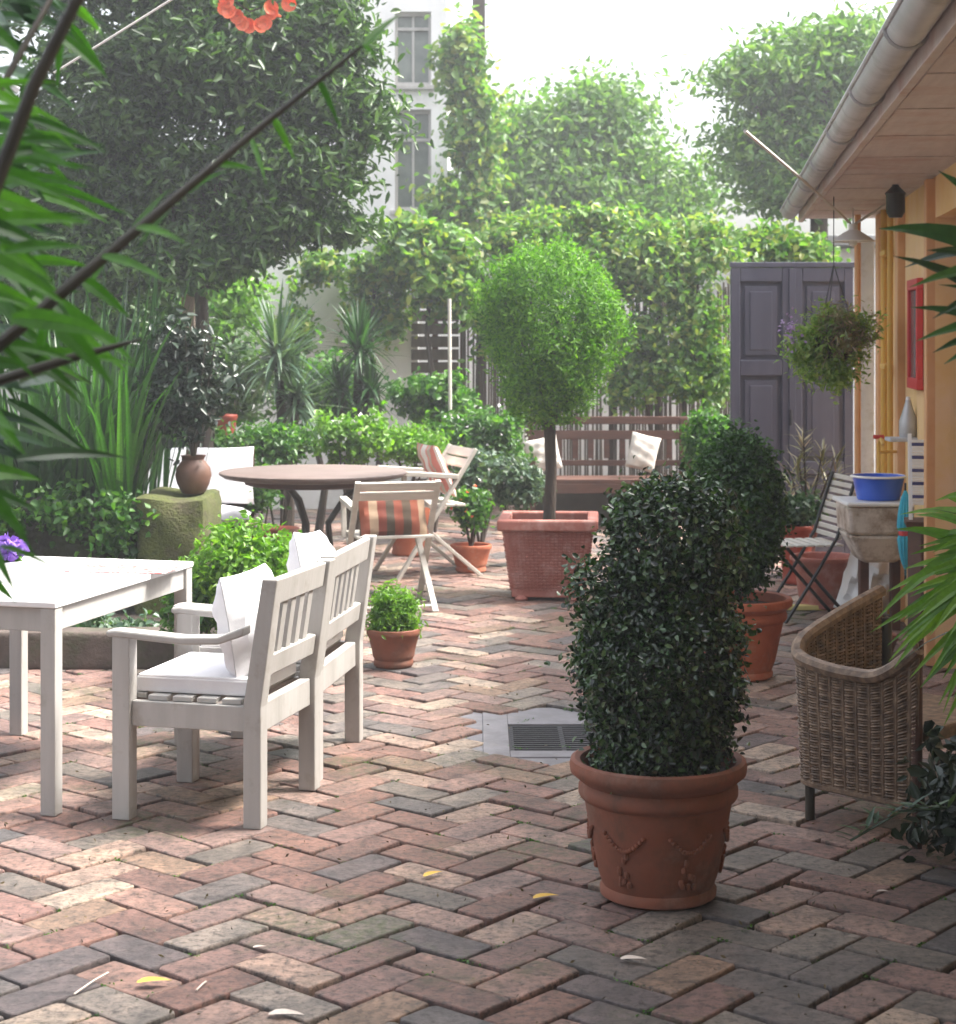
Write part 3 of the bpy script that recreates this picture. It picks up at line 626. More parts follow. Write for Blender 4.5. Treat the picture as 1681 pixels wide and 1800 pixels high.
# urn with dark plant
ur = thing('urn_plant', 'dark leaved upright plant in a round brown clay urn on the mossy block', 'potted plant', at(340, 10.85, H(868, 10.85)))
MB().lathe([(0,0),(.055,0),(.07,.01),(.095,.06),(.108,.11),(.10,.155),(.075,.19),(.062,.205),(.072,.225),(.075,.23),(.06,.228),(.055,.2),(0,.19)], seg=40).build('urn', M['bark'], ur)
o = MB().lathe([(0,0),(.055,0),(.07,.01),(.095,.06),(.108,.11),(.10,.155),(.075,.19),(.062,.205),(.072,.225),(.075,.23),(.06,.228),(.055,.2),(0,.19)], seg=40)
ur.children[0].data.materials[0] = pmat('brown_clay', [(.08,.038,.026),(.16,.08,.05)], 6, .6, .3, .004)
tk = MB()
for k in range(7):
    a = k*.9; tk.tube([(0,0,.19),(math.cos(a)*.06, math.sin(a)*.06,.5),(math.cos(a)*.14, math.sin(a)*.12,.95)], [.009,.007,.003], 5)
tk.build('stem', M['cane'], ur)
p_, o_ = clumps([((-.03,0,.62), (.24,.2,.36), 60), ((-.08,0,.9), (.2,.16,.2), 26)], 22, .09, 1, .6); leafmesh('foliage', p_, o_, .065, .034, LM['dark'], ur, big=True)

# ------------------------------------------------------------------ shrubs
def shrub(label, c, r, n, L, W, mat, name='shrub', k=None, pot=None, potr=.16, poth=.22, group=None, rc=.09, flowers=None, flat=.8, sb=.7, cat='shrub'):
    t = thing(name, label, cat, (c[0], c[1], 0 if pot else max(0, 0)), 0, group)
    zc = c[2]; k = k or max(12, int(40 * max(r)/.3)); per = max(6, int(n / k))
    p_, o_ = clumps([((0,0,zc), r, k), ((0,0,zc-r[2]*.3), (r[0]*.6, r[1]*.6, r[2]*.6), k//3)], per, rc, flat, sb)
    p_ = p_[p_[:,2] > .01]; o_ = o_[:len(p_)]
    leafmesh('foliage', p_, o_, L, W, mat, t, big=True)
    st = MB(); z0 = poth*.8 if pot else 0
    for j in range(5):
        a = j*1.3; st.tube([(0,0,z0),(math.cos(a)*r[0]*.25, math.sin(a)*r[1]*.25,(zc+z0)/2),(math.cos(a)*r[0]*.55, math.sin(a)*r[1]*.55, zc+r[2]*.3)], [.012,.008,.003], 5)
    st.build('stem', M['bark'], t)
    if pot:
        MB().lathe(potprof(potr, potr*.68, poth, .04, False), seg=36).build('pot', pot, t)
    if flowers:
        p_, o_ = shell((0,0,zc), (r[0]*1.0, r[1]*1.0, r[2]*1.0), flowers[1], .15); leafmesh('flower', p_, o_, flowers[2], flowers[2]*.9, LM[flowers[0]], t, big=True)
    return t
def gshrub(label, px, pyc, Z, rpx, rpy, n, L, W, mat, **kw):
    return shrub(label, (X(px, Z), Z, max(.08, H(pyc, Z))), (rpx*Z/FPX, rpx*Z/FPX*.8, rpy*Z/FPX), n, L, W, mat, **kw)
gshrub('bright small leaved bush between the white table and the armchairs', 440, 1000, 8.9, 98, 72, 5200, .04, .024, LM['lime'], rc=.08, sb=.45, k=120)
gshrub('leafy lower bush behind the far leg of the white table', 345, 1060, 9.0, 60, 75, 2200, .04, .026, LM['shrub'], rc=.08, sb=.45, k=60)
gshrub('small fluffy yellow green bush in a clay pot right of the second armchair', 692, 1082, 9.3, 48, 50, 3600, .035, .012, LM['lime'], pot=M['terra'], potr=.14, poth=.2, rc=.05, sb=.6, k=90, name='potted_bush')
# row behind the round table
gshrub('dark rounded bush left behind the round table', 490, 778, 13.6, 75, 32, 3200, .05, .03, LM['shrub'], sb=.45, k=90)
gshrub('low green bush on the left, above the white sofa', 345, 775, 13.4, 75, 26, 2200, .05, .035, LM['shrub'], sb=.4)
gshrub('bright bush with pale blossoms behind the round table', 620, 770, 13.8, 65, 40, 3200, .055, .035, LM['lime'], flowers=('white', 60, .04), sb=.4, k=90)
gshrub('lime green fluffy bush in a clay pot left of the pink striped cushion', 722, 780, 14.0, 72, 26, 3400, .045, .02, LM['lime'], pot=M['terra_or'], potr=.2, poth=.5, sb=.5, k=80)
gshrub('tall leafy bush behind the lime green one', 765, 700, 15.6, 75, 50, 3600, .07, .045, LM['shrub'], sb=.4, k=90)
gshrub('wide dense bush left of the ball tree trunk', 850, 770, 15.0, 95, 60, 4600, .06, .035, LM['shrub'], sb=.4, k=110, flowers=('white', 50, .035))
gshrub('bluish bush right behind the folding chairs', 905, 850, 13.4, 62, 44, 3200, .05, .03, LM['grey'], sb=.45, flowers=('white', 40, .03))
gshrub('potted plant with reddish flowers beside the square planter', 828, 888, 13.0, 40, 34, 1500, .045, .03, LM['shrub'], pot=M['terra_or'], potr=.15, poth=.2, flowers=('orange', 16, .03), sb=.5, name='potted_plant')
gshrub('grey green filler bush in front of the row near the folding chair', 845, 838, 14.0, 50, 46, 2200, .05, .03, LM['grey'], sb=.45)
gshrub('dark bush under the round table on its left', 455, 850, 13.3, 45, 45, 1600, .05, .03, LM['shrub'], sb=.4)
gshrub('green bush between the garden bench and the gate', 1245, 770, 14.6, 45, 50, 2600, .05, .03, LM['shrub'], sb=.5, k=70)
# big tilted clay bowl under the table, clay pots at the back
bw = MB().lathe([(0,0),(.12,0),(.19,.05),(.205,.15),(.19,.24),(.15,.285),(.12,.28),(0,.25)], seg=40).build('clay_jar', M['rust']); bw.location = (X(488, 12.9), 12.9, 0.02); bw.rotation_euler = (0, 0, 0)
bw.location.z = H(945, 12.9)-.02; tag(bw, 'big rounded red clay jar standing under the round table', 'jar')
bw.location = (X(488, 12.75), 12.75, 0)
bw.scale = (1, 1, 1.2)
def pot(label, px, py_base, w_px, h_px, mat, prof=None, Z=None, z0=0, cat='flower pot', name='flower_pot'):
    Z = Z or G(px, py_base).y; R_ = w_px/2*Z/FPX; h = h_px*Z/FPX
    o = MB().lathe(potprof(R_, R_*.68, max(h,.12), .035, False), seg=40).build(name, mat); o.location = (X(px, Z), Z, z0); return tag(o, label, cat)
pot('empty clay pot on a ledge among the left background plants', 398, 0, 40, 42, M['rust'], Z=14.2, z0=H(770, 14.2))
pd = MB().box((0,0,0), (.35,.35,H(770,14.2)-.004)).build('pedestal', M['curb'], bevel=.01); pd.location = (X(398,14.2), 14.2, H(770,14.2)/2-.002); tag(pd, 'rough plinth carrying the red clay pot among the left plants', 'plinth')
# white cushioned sofa at the left
sf = thing('garden_sofa', 'brown wooden sofa with white cushions behind the brown urn', 'sofa', (X(330, 12.9), 12.9, 0), R(8))
MB().box((0,0,.30), (.95,.6,.10)).build('seat_frame', M['brown'], sf, .006)
for x in (-.44,.44):
    for y in (-.26,.26): MB().box((x,y,.125), (.06,.06,.248)).build('leg', M['brown'], sf, .004)
MB().box((0,.29,.62), (.95,.04,.5)).build('backrest', M['brown'], sf, .006)
pillow('seat_cushion', None, (0,-.03,.41), (R(90),0,0), .92, .56, .14).parent = sf; sf.children[-1].pop('category', None)
for x in (-.24,.24):
    o = pillow('back_cushion', None, (x,.18,.68), (R(-12),0,0), .46, .42, .16); o.parent = sf; o.pop('category', None)
for o in sf.children:
    if 'category' in o: del o['category']

# yuccas
def yucca(label, px, Z, py_base, heads, group='spiky yuccas against the white wall'):
    t = thing('yucca', label, 'yucca', (X(px, Z), Z, 0), 0, group); tk = MB(); z0 = 0
    for hx, hy, L in heads:
        c = Vector((X(hx, Z) - X(px, Z), 0, H(hy, Z))); tk.tube([(0,0,0), (c.x*.4, .02, c.z*.5), c], [.05,.042,.035], 8)
        mb = MB()
        for i in range(120):
            a = random.random()*6.28; e = random.uniform(-.7, 1.45); d = Vector((math.cos(a)*math.cos(e), math.sin(a)*math.cos(e), math.sin(e)))
            mb.blade(c + Vector((0,0,random.uniform(-.15,.05))), d, L*random.uniform(.7,1.1), .036, .25 if e > 0 else .8, 5)
        mb.build('leaf_head', LM['grey' if hx < 560 else 'strap'], t)
    tk.build('trunk', M['bark'], t); return t
yucca('big grey green yucca with two heads, left of the other', 505, 14.6, 760, [(488, 618, .62), (520, 690, .5)])
yucca('slimmer yucca with three heads, nearer the ball tree', 622, 14.9, 740, [(632, 605, .42), (598, 690, .32), (650, 682, .3)])
# garden bench at the back
gb = thing('garden_bench', 'brown wooden garden bench against the back fence', 'bench', (X(1070, 16), 16.0, 0))
for zz, hh in ((.93, .07), (.80, .08), (.55, .05)): MB().box((0, .24, zz), (1.44, .03, hh)).build('back_slat', M['brown'], gb, .004)
for sx in (-1,1):
    MB().box((sx*.68,.24,.48), (.06,.05,.955)).build('rear_leg', M['brown'], gb, .004); MB().box((sx*.68,-.2,.30), (.06,.05,.60)).build('front_leg', M['brown'], gb, .004)
    MB().box((sx*.68,.0,.62), (.07,.5,.03)).build('armrest', M['brown'], gb, .004)
MB().box((0,0,.42), (1.36,.46,.04)).build('seat', M['brown'], gb, .004); MB().box((0,-.22,.36), (1.3,.025,.08)).build('front_rail', M['brown'], gb, .003)
MB().box((0,.05,.19), (1.30,.02,.36)).build('under_shade_board', M['cane'], gb, .004)  # dark board added in place of the shade beneath the bench
for i in range(9): MB().box((-.56+i*.14, .24, .675), (.05,.016,.17)).build('back_baluster', M['brown'], gb, .002)
pillow('cushion', 'cream cushion at the right end of the garden bench', (X(1132,15.9), 15.98, .66), (R(-10), R(14), 0), .26, .32, .12, M['cream'], 'cushion', 'cream bench cushions')
pillow('cushion', 'cream cushion at the left end of the garden bench, behind the tree trunk', (X(955,15.9), 15.98, .64), (R(-10), R(-12), 0), .30, .30, .12, M['cream'], 'cushion', 'cream bench cushions')

# ------------------------------------------------------------------ walls and fences at the back
FZ = 17.6
wl = MB().box(((X(415,FZ)+X(735,FZ))/2, FZ+.1, 1.35), (X(735,FZ)-X(415,FZ), .2, 2.7)).build('garden_wall', M['wallw'], bevel=.01); tag(wl, 'white plastered garden wall behind the yuccas', 'wall')
wf = thing('slat_fence', 'brown horizontal slat fence panel between white wall and ball tree', 'fence', (X(765,FZ), FZ, 0))
for i in range(15): MB().box((0, 0, .25+i*.125), (.46,.02,.105)).build('board', M['reed'], wf, .003)
for x in (-.25, .0, .27): MB().box((x, .03, 1.15), (.06,.05,2.3)).build('post', M['bark2' if x < 0 else 'brown'], wf, .004)
rf = thing('reed_fence', 'dark reed screen fence behind ball tree and garden bench', 'fence', ((X(800,FZ)+X(1300,FZ))/2, FZ, 0))
mb = MB(); xx = X(815, FZ); 
while xx < X(1300, FZ):
    if RNG.random() < .80: mb.tube([(xx-rf.location.x, RNG.normal(0,.01), 0), (xx-rf.location.x+RNG.normal(0,.012), RNG.normal(0,.015), RNG.uniform(2.0,2.3))], .011, 5)
    xx += .024
mb.build('reed_mat', M['reed'], rf)
for px in (840, 1075, 1155, 1290): MB().tube([(X(px,FZ)-rf.location.x, -.06, 0), (X(px+6,FZ)-rf.location.x, -.06, 2.3)], [.045,.035], 8).build('post', M['bark'], rf)
w2 = MB().box(((X(735,18.6)+X(1330,18.6))/2, 18.7, 1.05), (X(1330,18.6)-X(735,18.6)-.01, .2, 2.1)).build('boundary_wall', M['wallw'], bevel=.01); tag(w2, 'bright white wall glimpsed through the gaps of the reed fence', 'wall')
st = MB().tube([(X(792,15.2),15.2,.5), (X(790,15.2),15.2,H(525,15.2))], .016, 7).build('plant_stake', M['cream']); tag(st, 'thin pale vertical stake left of the ball tree', 'stake')

# climbing vines
def vinething(label, blobs, per, L, W, mat, rc=.16, name='climbing_vine', trunks=None, cat='climbing plant', flat=.8, sb=.4):
    c0 = blobs[0][0]; t = thing(name, label, cat, (c0[0], c0[1], 0))
    bl = [((c[0]-c0[0], c[1]-c0[1], c[2]), r, k) for c, r, k in blobs]; p_, o_ = clumps(bl, per, rc, flat, sb); leafmesh('foliage', p_, o_, L, W, mat, t, big=True)
    tk = MB()
    for (a, b, r_) in (trunks or [((0,0,0), (0,0,c0[2]), .04)]):
        a = Vector(a); b = Vector(b); m1 = a.lerp(b,.35)+Vector((.06,0,0)); m2 = a.lerp(b,.7)-Vector((.05,0,0)); tk.tube([a, m1, m2, b], [r_, r_*.8, r_*.6, r_*.4], 7)
    tk.build('trunk', M['bark'], t); return t
def bl(px, py, Z, rpx, rpy, k, ry=.3): return ((X(px,Z), Z, H(py,Z)), (rpx*Z/FPX, ry, rpy*Z/FPX), k)
vinething('leafy vine mass hanging over the slat fence left of the ball tree', [bl(760,450,17.0,72,58,60), bl(790,520,16.9,40,40,22), bl(720,415,17.2,40,25,18)], 70, .10, .075, LM['vine'])
vinething('vine hanging along the white wall above the yuccas', [bl(660,480,17.2,60,36,34), bl(640,560,17.3,30,70,22), bl(560,470,17.3,60,30,20), bl(690,560,17.3,18,80,16), bl(520,560,17.3,25,90,18)], 34, .08, .055, LM['vine'], rc=.13)
vinething('broad vine hedge above the reed fence right of the ball tree', [bl(1150,470,17.0,120,85,120), bl(1230,560,17.0,50,60,36), bl(1050,400,17.3,100,50,60), bl(920,420,17.3,90,45,50), bl(1130,600,17.0,40,60,24), bl(1240,430,17.2,60,50,34), bl(1180,660,17.0,60,60,30), bl(1255,650,17.1,30,70,22), bl(1090,680,17.1,30,40,12), bl(870,560,17.2,40,90,30)], 50, .08, .05, LM['vine'])
vinething('thin climbing stems with sparse leaves on the reed fence near the gate', [bl(1190,650,17.0,70,70,34), bl(1250,650,17.0,30,110,34), bl(1100,620,17.1,35,60,18)], 26, .06, .04, LM['far'], rc=.12, trunks=[((0,0,0),(.1,0,2.2),.03), ((.25,0,0),(.2,0,2.2),.03), ((-.3,0,0),(-.28,0,2.1),.03)])
vinething('vine column climbing the corner of the white house', [bl(810,110,21.5,26,120,60), bl(835,250,21.4,50,130,90), bl(800,380,21.3,60,60,50)], 36, .11, .08, LM['vine'], rc=.2)
def tree(label, px, Z, blobs, per, L, W, mat, r0, rc=.3, bark='bark', name='leafy_tree', base_px=None, flat=.6, sb=.7):
    bx_ = X(base_px or px, Z); t = thing(name, label, 'tree', (bx_, Z, 0))
    b2 = []
    for (qx, qy, rx, ry, k, dz) in blobs: b2.append(((X(qx,Z)-bx_, dz, H(qy,Z)), (rx*Z/FPX, rx*Z/FPX*.8, ry*Z/FPX), k))
    p_, o_ = clumps(b2, per, rc, flat, sb); leafmesh('crown', p_, o_, L, W, mat, t, big=True)
    tk = MB(); lo = min(b[0][2]-b[1][2] for b in b2); limbs(tk, (0,0,0), (0,0,lo+.2), [b[0] for b in b2], r0); tk.build('trunk', M[bark], t); return t
tree('pale hazy tree rising behind the vine hedge, centre', 1030, 24, [(1000,270,95,110,95,0),(1090,300,85,80,70,.5),(960,330,80,70,60,-.4),(1060,200,60,55,40,0),(1160,400,70,60,45,0),(900,350,80,70,50,.3),(880,240,50,60,26,.2),(1200,340,40,50,20,.2)], 52, .12, .065, LM['far'], .12, rc=.5)
tree('pale green layered tree behind the roof at the right', 1440, 20, [(1440,110,110,60,60,0),(1360,160,85,55,45,0),(1420,240,110,60,60,.4),(1340,300,60,60,34,0),(1400,350,60,50,34,0),(1500,200,90,90,50,.3),(1300,130,50,25,14,0),(1310,240,40,18,12,0),(1480,60,70,25,20,0)], 46, .12, .05, LM['far'], .14, rc=.42, flat=.3)
tree('small bush top showing above the grey gate', 1360, 18.5, [(1340,440,60,35,34,0),(1400,455,50,28,26,0)], 60, .09, .06, LM['vine'], .05, rc=.18, name='bushy_tree')
# big tree at the left with dark compound leaves
tree('big dark leafed tree filling the upper left', 330, 13.2, [(420,120,170,110,85,0),(200,170,200,150,80,.2),(480,290,120,100,56,0),(570,170,70,80,34,0),(300,330,190,100,62,.2),(470,390,80,50,24,-.1),(80,330,160,150,50,.3),(380,-30,200,90,66,.2),(120,-20,200,120,50,.4),(565,20,60,80,28,0),(590,300,30,60,9,0),(540,400,40,30,8,0),(640,190,26,40,7,0),(625,80,30,30,6,0),(610,400,34,22,6,0),(350,455,70,50,22,-.2),(240,450,90,60,26,-.2),(120,470,90,70,24,0),(430,440,50,40,12,-.1),(655,250,16,16,3,0)], 92, .092, .036, LM['maple'], .07, rc=.24, name='maple_tree', base_px=352, flat=.5, sb=.62)
ot = thing('added_shade_tree', 'unseen leafy tree added behind the outbuilding to shade the near part of the courtyard', 'tree', (5.8, 3.6, 0))  # out-of-view crown, added as an occluder to shade the foreground
p_, o_ = clumps([((-2.2,.0,5.6), (2.2,2.6,1.0), 150), ((-3.6,-.6,5.2), (1.5,2.2,.7), 80), ((-.5,0,5.8), (2.0,2.4,1.2), 90)], 46, .36, .5, .3); leafmesh('crown', p_, o_, .20, .11, LM['maple'], ot, big=True)
tk = MB(); limbs(tk, (0,0,0), (0,0,4.2), [(-2.2,0,5.4),(-3.4,-.6,5.2),(-1,.8,5.8),(.5,-.9,5.9)], .16); tk.build('trunk', M['bark'], ot)
bh = thing('added_rear_house', 'unseen brick house added behind the viewer to darken the near faces', 'house', (0, -1.4, 0))  # out-of-view house, added to block sky light from behind the camera
MB().box((0,-.2,3.4), (13,.4,6.8)).build('wall', M['curb'], bh); MB().box((0,.0,6.9), (13.6,1.4,.15)).build('roof', M['tile'], bh)
for x in (-3,3): w_ = MB().box((x,.01,1.6), (1.1,.06,1.4)).build('window', M['white'], bh, .01); MB().box((x,.045,1.6), (.96,.01,1.26)).build('pane', M['glass'], w_)
# orange trumpet flowers
tf = thing('trumpet_vine', 'orange trumpet flowers hanging in front of the big tree at the top', 'climbing plant', P(440, -20, 12.2))
tb_ = MB()
for i, (px, py) in enumerate(((392,12),(418,28),(440,45),(466,38),(482,24),(508,6),(428,40),(455,46),(405,22),(475,14),(400,0))):
    c = P(px, py, 12.2) - tf.location; d = Vector((RNG.normal(0,.5), -1, RNG.normal(-.3,.3))).normalized()
    rot = d.to_track_quat('Z','Y').to_matrix(); pr = [(.008,-.075),(.014,-.03),(.022,0),(.045,.02),(.052,.026),(.03,.012),(.0,-.01)]
    b = MB().lathe(pr, (0,0,0), 12); b.v = [tuple(Vector(c) + rot @ Vector(v)) for v in b.v]; b.build('flower', LM['orange'], tf)
mb = MB(); mb.tube([P(340,-60,12.3)-tf.location, P(400,-5,12.25)-tf.location, P(440,20,12.25)-tf.location, P(500,0,12.25)-tf.location, P(560,-50,12.3)-tf.location], .008, 5); mb.build('stem', M['bark'], tf)
p_, o_ = clumps([((0,.05,.0), (.35,.1,.12), 12)], 16, .1, .8, .3); leafmesh('foliage', p_, o_, .09, .05, LM['shrub'], tf, big=True)
# dark hedge behind the left planting
for i, (px, py, Z, rx, ry, k, lab, mt) in enumerate((
    (215, 520, 15.0, 120, 90, 90, 'tall green bush under the big tree, right of the far left hedge', 'shrub'),
    (60, 520, 14.5, 170, 210, 160, 'tall dark hedge bush at the far left behind the strap leaves', 'shrub'),
    (290, 640, 14.6, 110, 130, 110, 'dark bush behind the urn plant', 'maple'),
    (400, 520, 16.5, 60, 70, 50, 'sunlit bright green bush seen under the big tree', 'lime'),
    (400, 660, 15.2, 60, 80, 60, 'dense brownish green shrub left of the yuccas', 'maple'),
    (560, 690, 15.6, 60, 50, 50, 'low green shrub between the two yuccas', 'shrub'))):
    vinething(lab, [bl(px, py, Z, rx, ry, k, .45)], 60, .08, .05, LM[mt], rc=.2, name='hedge_shrub', cat='shrub')
# stone gate pillar / terracotta wall piece left
pp = MB().box((0,0,1.0), (.10,.12,2.0)).build('garden_post', M['bark2'], bevel=.01); pp.location = (X(347,14), 13.6, .0); tag(pp, 'pale pinkish post behind the urn plant', 'post')

# ------------------------------------------------------------------ white house
hs = thing('white_house', 'tall white plastered house with narrow windows behind the garden', 'house', (X(640,24), 24, 0))
def hb(a, b, z0, z1, y0, y1): return ((X(a,24)+X(b,24))/2 - hs.location.x, (y0+y1)/2, (z0+z1)/2), (X(b,24)-X(a,24), y1-y0, z1-z0)
wz = [(H(370,24), H(192,24)), (H(150,24), H(20,24))]
mb = MB(); xL, xA, xB, xR = 560, 694, 758, 786
mb.box(*hb(xL, xA, 0, 9.5, 0, 4)); mb.box(*hb(xB, xR, 0, 9.5, 0, 4)); prev = 0
for (z0, z1) in wz: mb.box(*hb(xA, xB, prev, z0, 0.002, 4)); prev = z1
mb.box(*hb(xA, xB, prev, 9.5, .002, 4)); mb.build('wall', M['wallw'], hs)
for (z0, z1) in wz:
    fr = MB(); 
    fr.box(*hb(xA, xA+5, z0, z1, .08, .14)); fr.box(*hb(xB-5, xB, z0, z1, .08, .14)); fr.box(*hb(xA+5, xB-5, z0, z0+.05, .08, .14)); fr.box(*hb(xA+5, xB-5, z1-.05, z1, .08, .14)); fr.box(*hb(xA+5, xB-5, (z0+z1)/2+.25, (z0+z1)/2+.29, .085, .13)); fr.box(*hb((xA+xB)/2-2, (xA+xB)/2+2, z0+.05, z1-.05, .09, .125))
    wnd = fr.build('window', M['white'], hs, .004); MB().box(*hb(xA+2, xB-2, z0, z1, .15, .16)).build('pane', M['glass'], wnd)
    MB().box(*hb(xA-8, xB+8, z0-.06, z0, -.08, .02)).build('sill', M['white'], hs, .005)
MB().box(*hb(xL-10, xR+10, 9.5, 9.8, -.4, 4.3)).build('roof', M['tile'], hs)
ch = MB().box((X(842,23), 23, 4.6), (.16,.3,3.2)).build('chimney_stack', M['bark'], bevel=.01); 
ch.location.z = 0; rel(ch, hs)

# ------------------------------------------------------------------ grey gate
GZ = 14.0
gt = thing('courtyard_gate', 'tall dark grey panelled double gate closing the courtyard', 'gate', (X(1392,GZ), GZ, 0))
gh = H(470, GZ)
def leaf(px0, px1, rz):
    w_ = (px1 - px0) * GZ / FPX; cx = X((px0+px1)/2, GZ) - gt.location.x; mb = MB(); 
    st_ = .07
    mb.box((cx, .02, gh/2), (w_-.006, .03, gh-.01))
    for s in (-1, 1): mb.box((cx + s*(w_/2-st_/2-.003), -.012, gh/2), (st_, .032, gh-.004))
    for z0, z1 in ((0,.14), (.62,.72), (1.38,1.50), (gh-.11, gh-.003)): mb.box((cx, -.0125, (z0+z1)/2), (w_-2*st_-.008, .031, z1-z0))
    lf = mb.build('gate_leaf', M['gate'], gt, .006); pm = MB()
    for z0, z1 in ((.14,.62), (.72,1.38), (1.50, gh-.11)):
        for (dx, dz, ins, pr_) in ((0,0,.035,.018), (0,0,.075,.026)):
            pm.box((cx, .005 - pr_/2, (z0+z1)/2), (w_-2*st_-.006-2*ins, pr_, z1-z0-2*ins))
    pm.build('raised_panel', M['gate'], lf, .006); return lf
leaf(1284, 1391, 0); l2 = leaf(1393, 1500, 0)
MB().box((X(1392,GZ)-gt.location.x, -.035, gh/2), (.05,.015,gh-.02)).build('centre_strip', M['gate'], gt, .003)
MB().tube([(X(1388,GZ)-gt.location.x, -.07, 1.0), (X(1388,GZ)-gt.location.x, -.07, 1.12)], .012).build('handle', M['iron'], gt)
MB().box((X(1395,GZ)-gt.location.x, -.0, gh+.02), (.98,.07,.04)).build('top_rail', M['gate'], gt, .005)
# neighbour's pale shed behind the gate
sh = thing('neighbour_shed', 'white shed with flat grey roof behind the gate', 'shed', (X(1450,22), 22, 0))
MB().box((0,0,1.35), (1.25,1.5,2.7)).build('wall', M['wallw'], sh); MB().box((0,-.1,2.78), (1.5,2,.12)).build('roof', M['roofg'], sh, .01)

# ------------------------------------------------------------------ ochre outbuilding at the right
WX = lambda Z: 2.72 + .128*(Z-12.35)
GX = lambda Z: 2.19 + .1255*(Z-12.35)
bd = thing('outbuilding', 'ochre plastered outbuilding with deep eave along the right side', 'building', (WX(10), 10, 0), -math.atan(.128))
th = math.atan(.128); ca = math.cos(th)
def L(Z): return (Z - 10) / ca       # distance along the wall (local y) for depth Z
zt = 2.50
wm = MB(); wm.box((.15, (L(12.3)+L(9.25))/2, zt/2), (.3, L(12.3)-L(9.25), zt)); wm.box((.15, (L(8.0)+L(2.0))/2, zt/2), (.3, L(8.0)-L(2.0), zt)); wm.box((.151, (L(9.25)+L(8.0))/2, (2.29+zt)/2), (.298, L(9.25)-L(8.0), zt-2.29)); wm.box((3.0, L(12.3)-.15, zt/2), (5.4,.3,zt))
wm.build('wall', M['ochre'], bd)
dd = MB(); dd.box((.14, (L(9.25)+L(8.0))/2, 1.144), (.05, L(9.25)-L(8.0)-.004, 2.285))
for k in range(8): dd.box((.11, L(8.02)+ (k+.5)*(L(9.23)-L(8.02))/8, 1.144), (.012, .135, 2.25))
dd.build('door', M['ochre_d'], bd, .003)
for zz_, w_ in ((9.30,.10), (10.75,.16), (12.0,.2)): MB().box((-.02, L(zz_), 1.25), (.05,w_,2.48)).build('pilaster', M['pole'], bd, .006)
ov = GX(10) - WX(10)   # negative: eave overhang
e0, e1 = L(2.0), L(12.75)
sfm = MB(); yy = e0; k = 0
while yy < e1 - .05:
    w_ = min(.30, e1 - yy); sfm.box((ov/2+.04, yy + w_/2, zt+.014+.002*(k%3)), (-ov-.03, w_-.007, .02)); yy += w_; k += 1
sfm.build('soffit', M['soffit'], bd, .002)
MB().box((ov+.02, (e0+e1)/2, zt+.06), (.03, e1-e0, .15)).build('fascia', M['soffit'], bd, .003)
vs = []; 
rs = MB(); rs.box((1.2+ov, (e0+e1)/2, zt+.62), (2.75, e1-e0+.1, .06), Matrix.Rotation(-math.atan(.42), 3, 'Y')); rs.build('roof', M['tile'], bd)
gu = MB(); vs = []; seg = 10; rr = .060
pts = []
for s_ in (e0, e1+.05):
    for ro in (rr, rr-.006):
        for k in range(seg+1):
            a = math.pi + math.pi*k/seg; pts.append((ov-.055 + math.cos(a)*ro, s_, zt+.07 + math.sin(a)*ro))
n1 = seg+1; fs = []
for k in range(seg): fs += [(k, k+1, 2*n1+k+1, 2*n1+k), (n1+k+1, n1+k, 3*n1+k, 3*n1+k+1)]
fs += [tuple(range(2*n1, 3*n1)) ]
gu.add(pts, fs); gu.smooth = True
gut = gu.build('gutter', M['zinc'], bd)
for yy in np.arange(e0+.5, e1, 1.3):
    ar = [(ov-.055+math.cos(math.pi+math.pi*k/8)*(rr+.004), yy, zt+.07+math.sin(math.pi+math.pi*k/8)*(rr+.004)) for k in range(9)]; MB().tube(ar, .007, 5).build('bracket', M['zinc'], gut)
MB().tube([(ov-.055-rr, e0, zt+.07),(ov-.055-rr, e1+.05, zt+.07)], .010, 7).build('bead', M['zinc'], gut)
for (Zp, off, r_) in ((11.45,-.05,.020), (11.05,-.05,.018)):
    MB().tube([(off, L(Zp), .0), (off, L(Zp), zt-.02)], r_, 10).build('downpipe', M['pipe'], bd)
pm = MB()
for zz in (.7, 1.5, 2.2): pm.box((-.055, L(11.25), zz), (.05,.32,.03))
pm.build('pipe_clamp', M['pipe'], bd, .003)
dp = MB().box((0,0,1.17), (.10,.62,2.34)).build('open_door', M['pale'], bevel=.004); dp.location = (X(1531,12.6), 12.75, 0); dp.rotation_euler = (0,0,R(-11)); tag(dp, 'pale grey blue door leaf standing open beside the gate', 'door')
o = MB().tube([(X(1508,12.2),12.2,0),(X(1508,12.2),12.2,2.5)], .022, 10).build('eave_post', M['pole']); tag(o, 'thin orange post holding up the eave in front of the gate', 'post')
# red framed mirror on the wall
mr = thing('framed_picture', 'narrow red framed mirror hanging on the ochre wall', 'mirror', (WX(9.95)-.012, 9.95, 1.70), -th)
fm = MB(); fm.box((-.012,0,-.27), (.035,.50,.06)); fm.box((-.012,0,.27), (.035,.50,.06)); fm.box((-.012,.22,0), (.034,.06,.48)); fm.box((-.012,-.22,0), (.034,.06,.48)); fm.build('frame', M['red'], mr, .004)
MB().box((-.006,0,0), (.012,.40,.50)).build('glass', M['glass'], mr)
# lantern on bracket
ln = thing('lantern', 'small black lantern hanging on the ochre wall under the eave', 'lantern', (WX(9.85)-.14, 9.85, 2.36))
MB().lathe([(0,-.03),(.035,-.03),(.052,.0),(.052,.09),(.06,.10),(.02,.14),(.012,.16),(0,.16)], seg=8).build('housing', M['black'], ln)
MB().tube([(0,0,.16),(0,0,.20),(.06,0,.24),(.14,0,.22)], .006, 6).build('bracket', M['black'], ln)
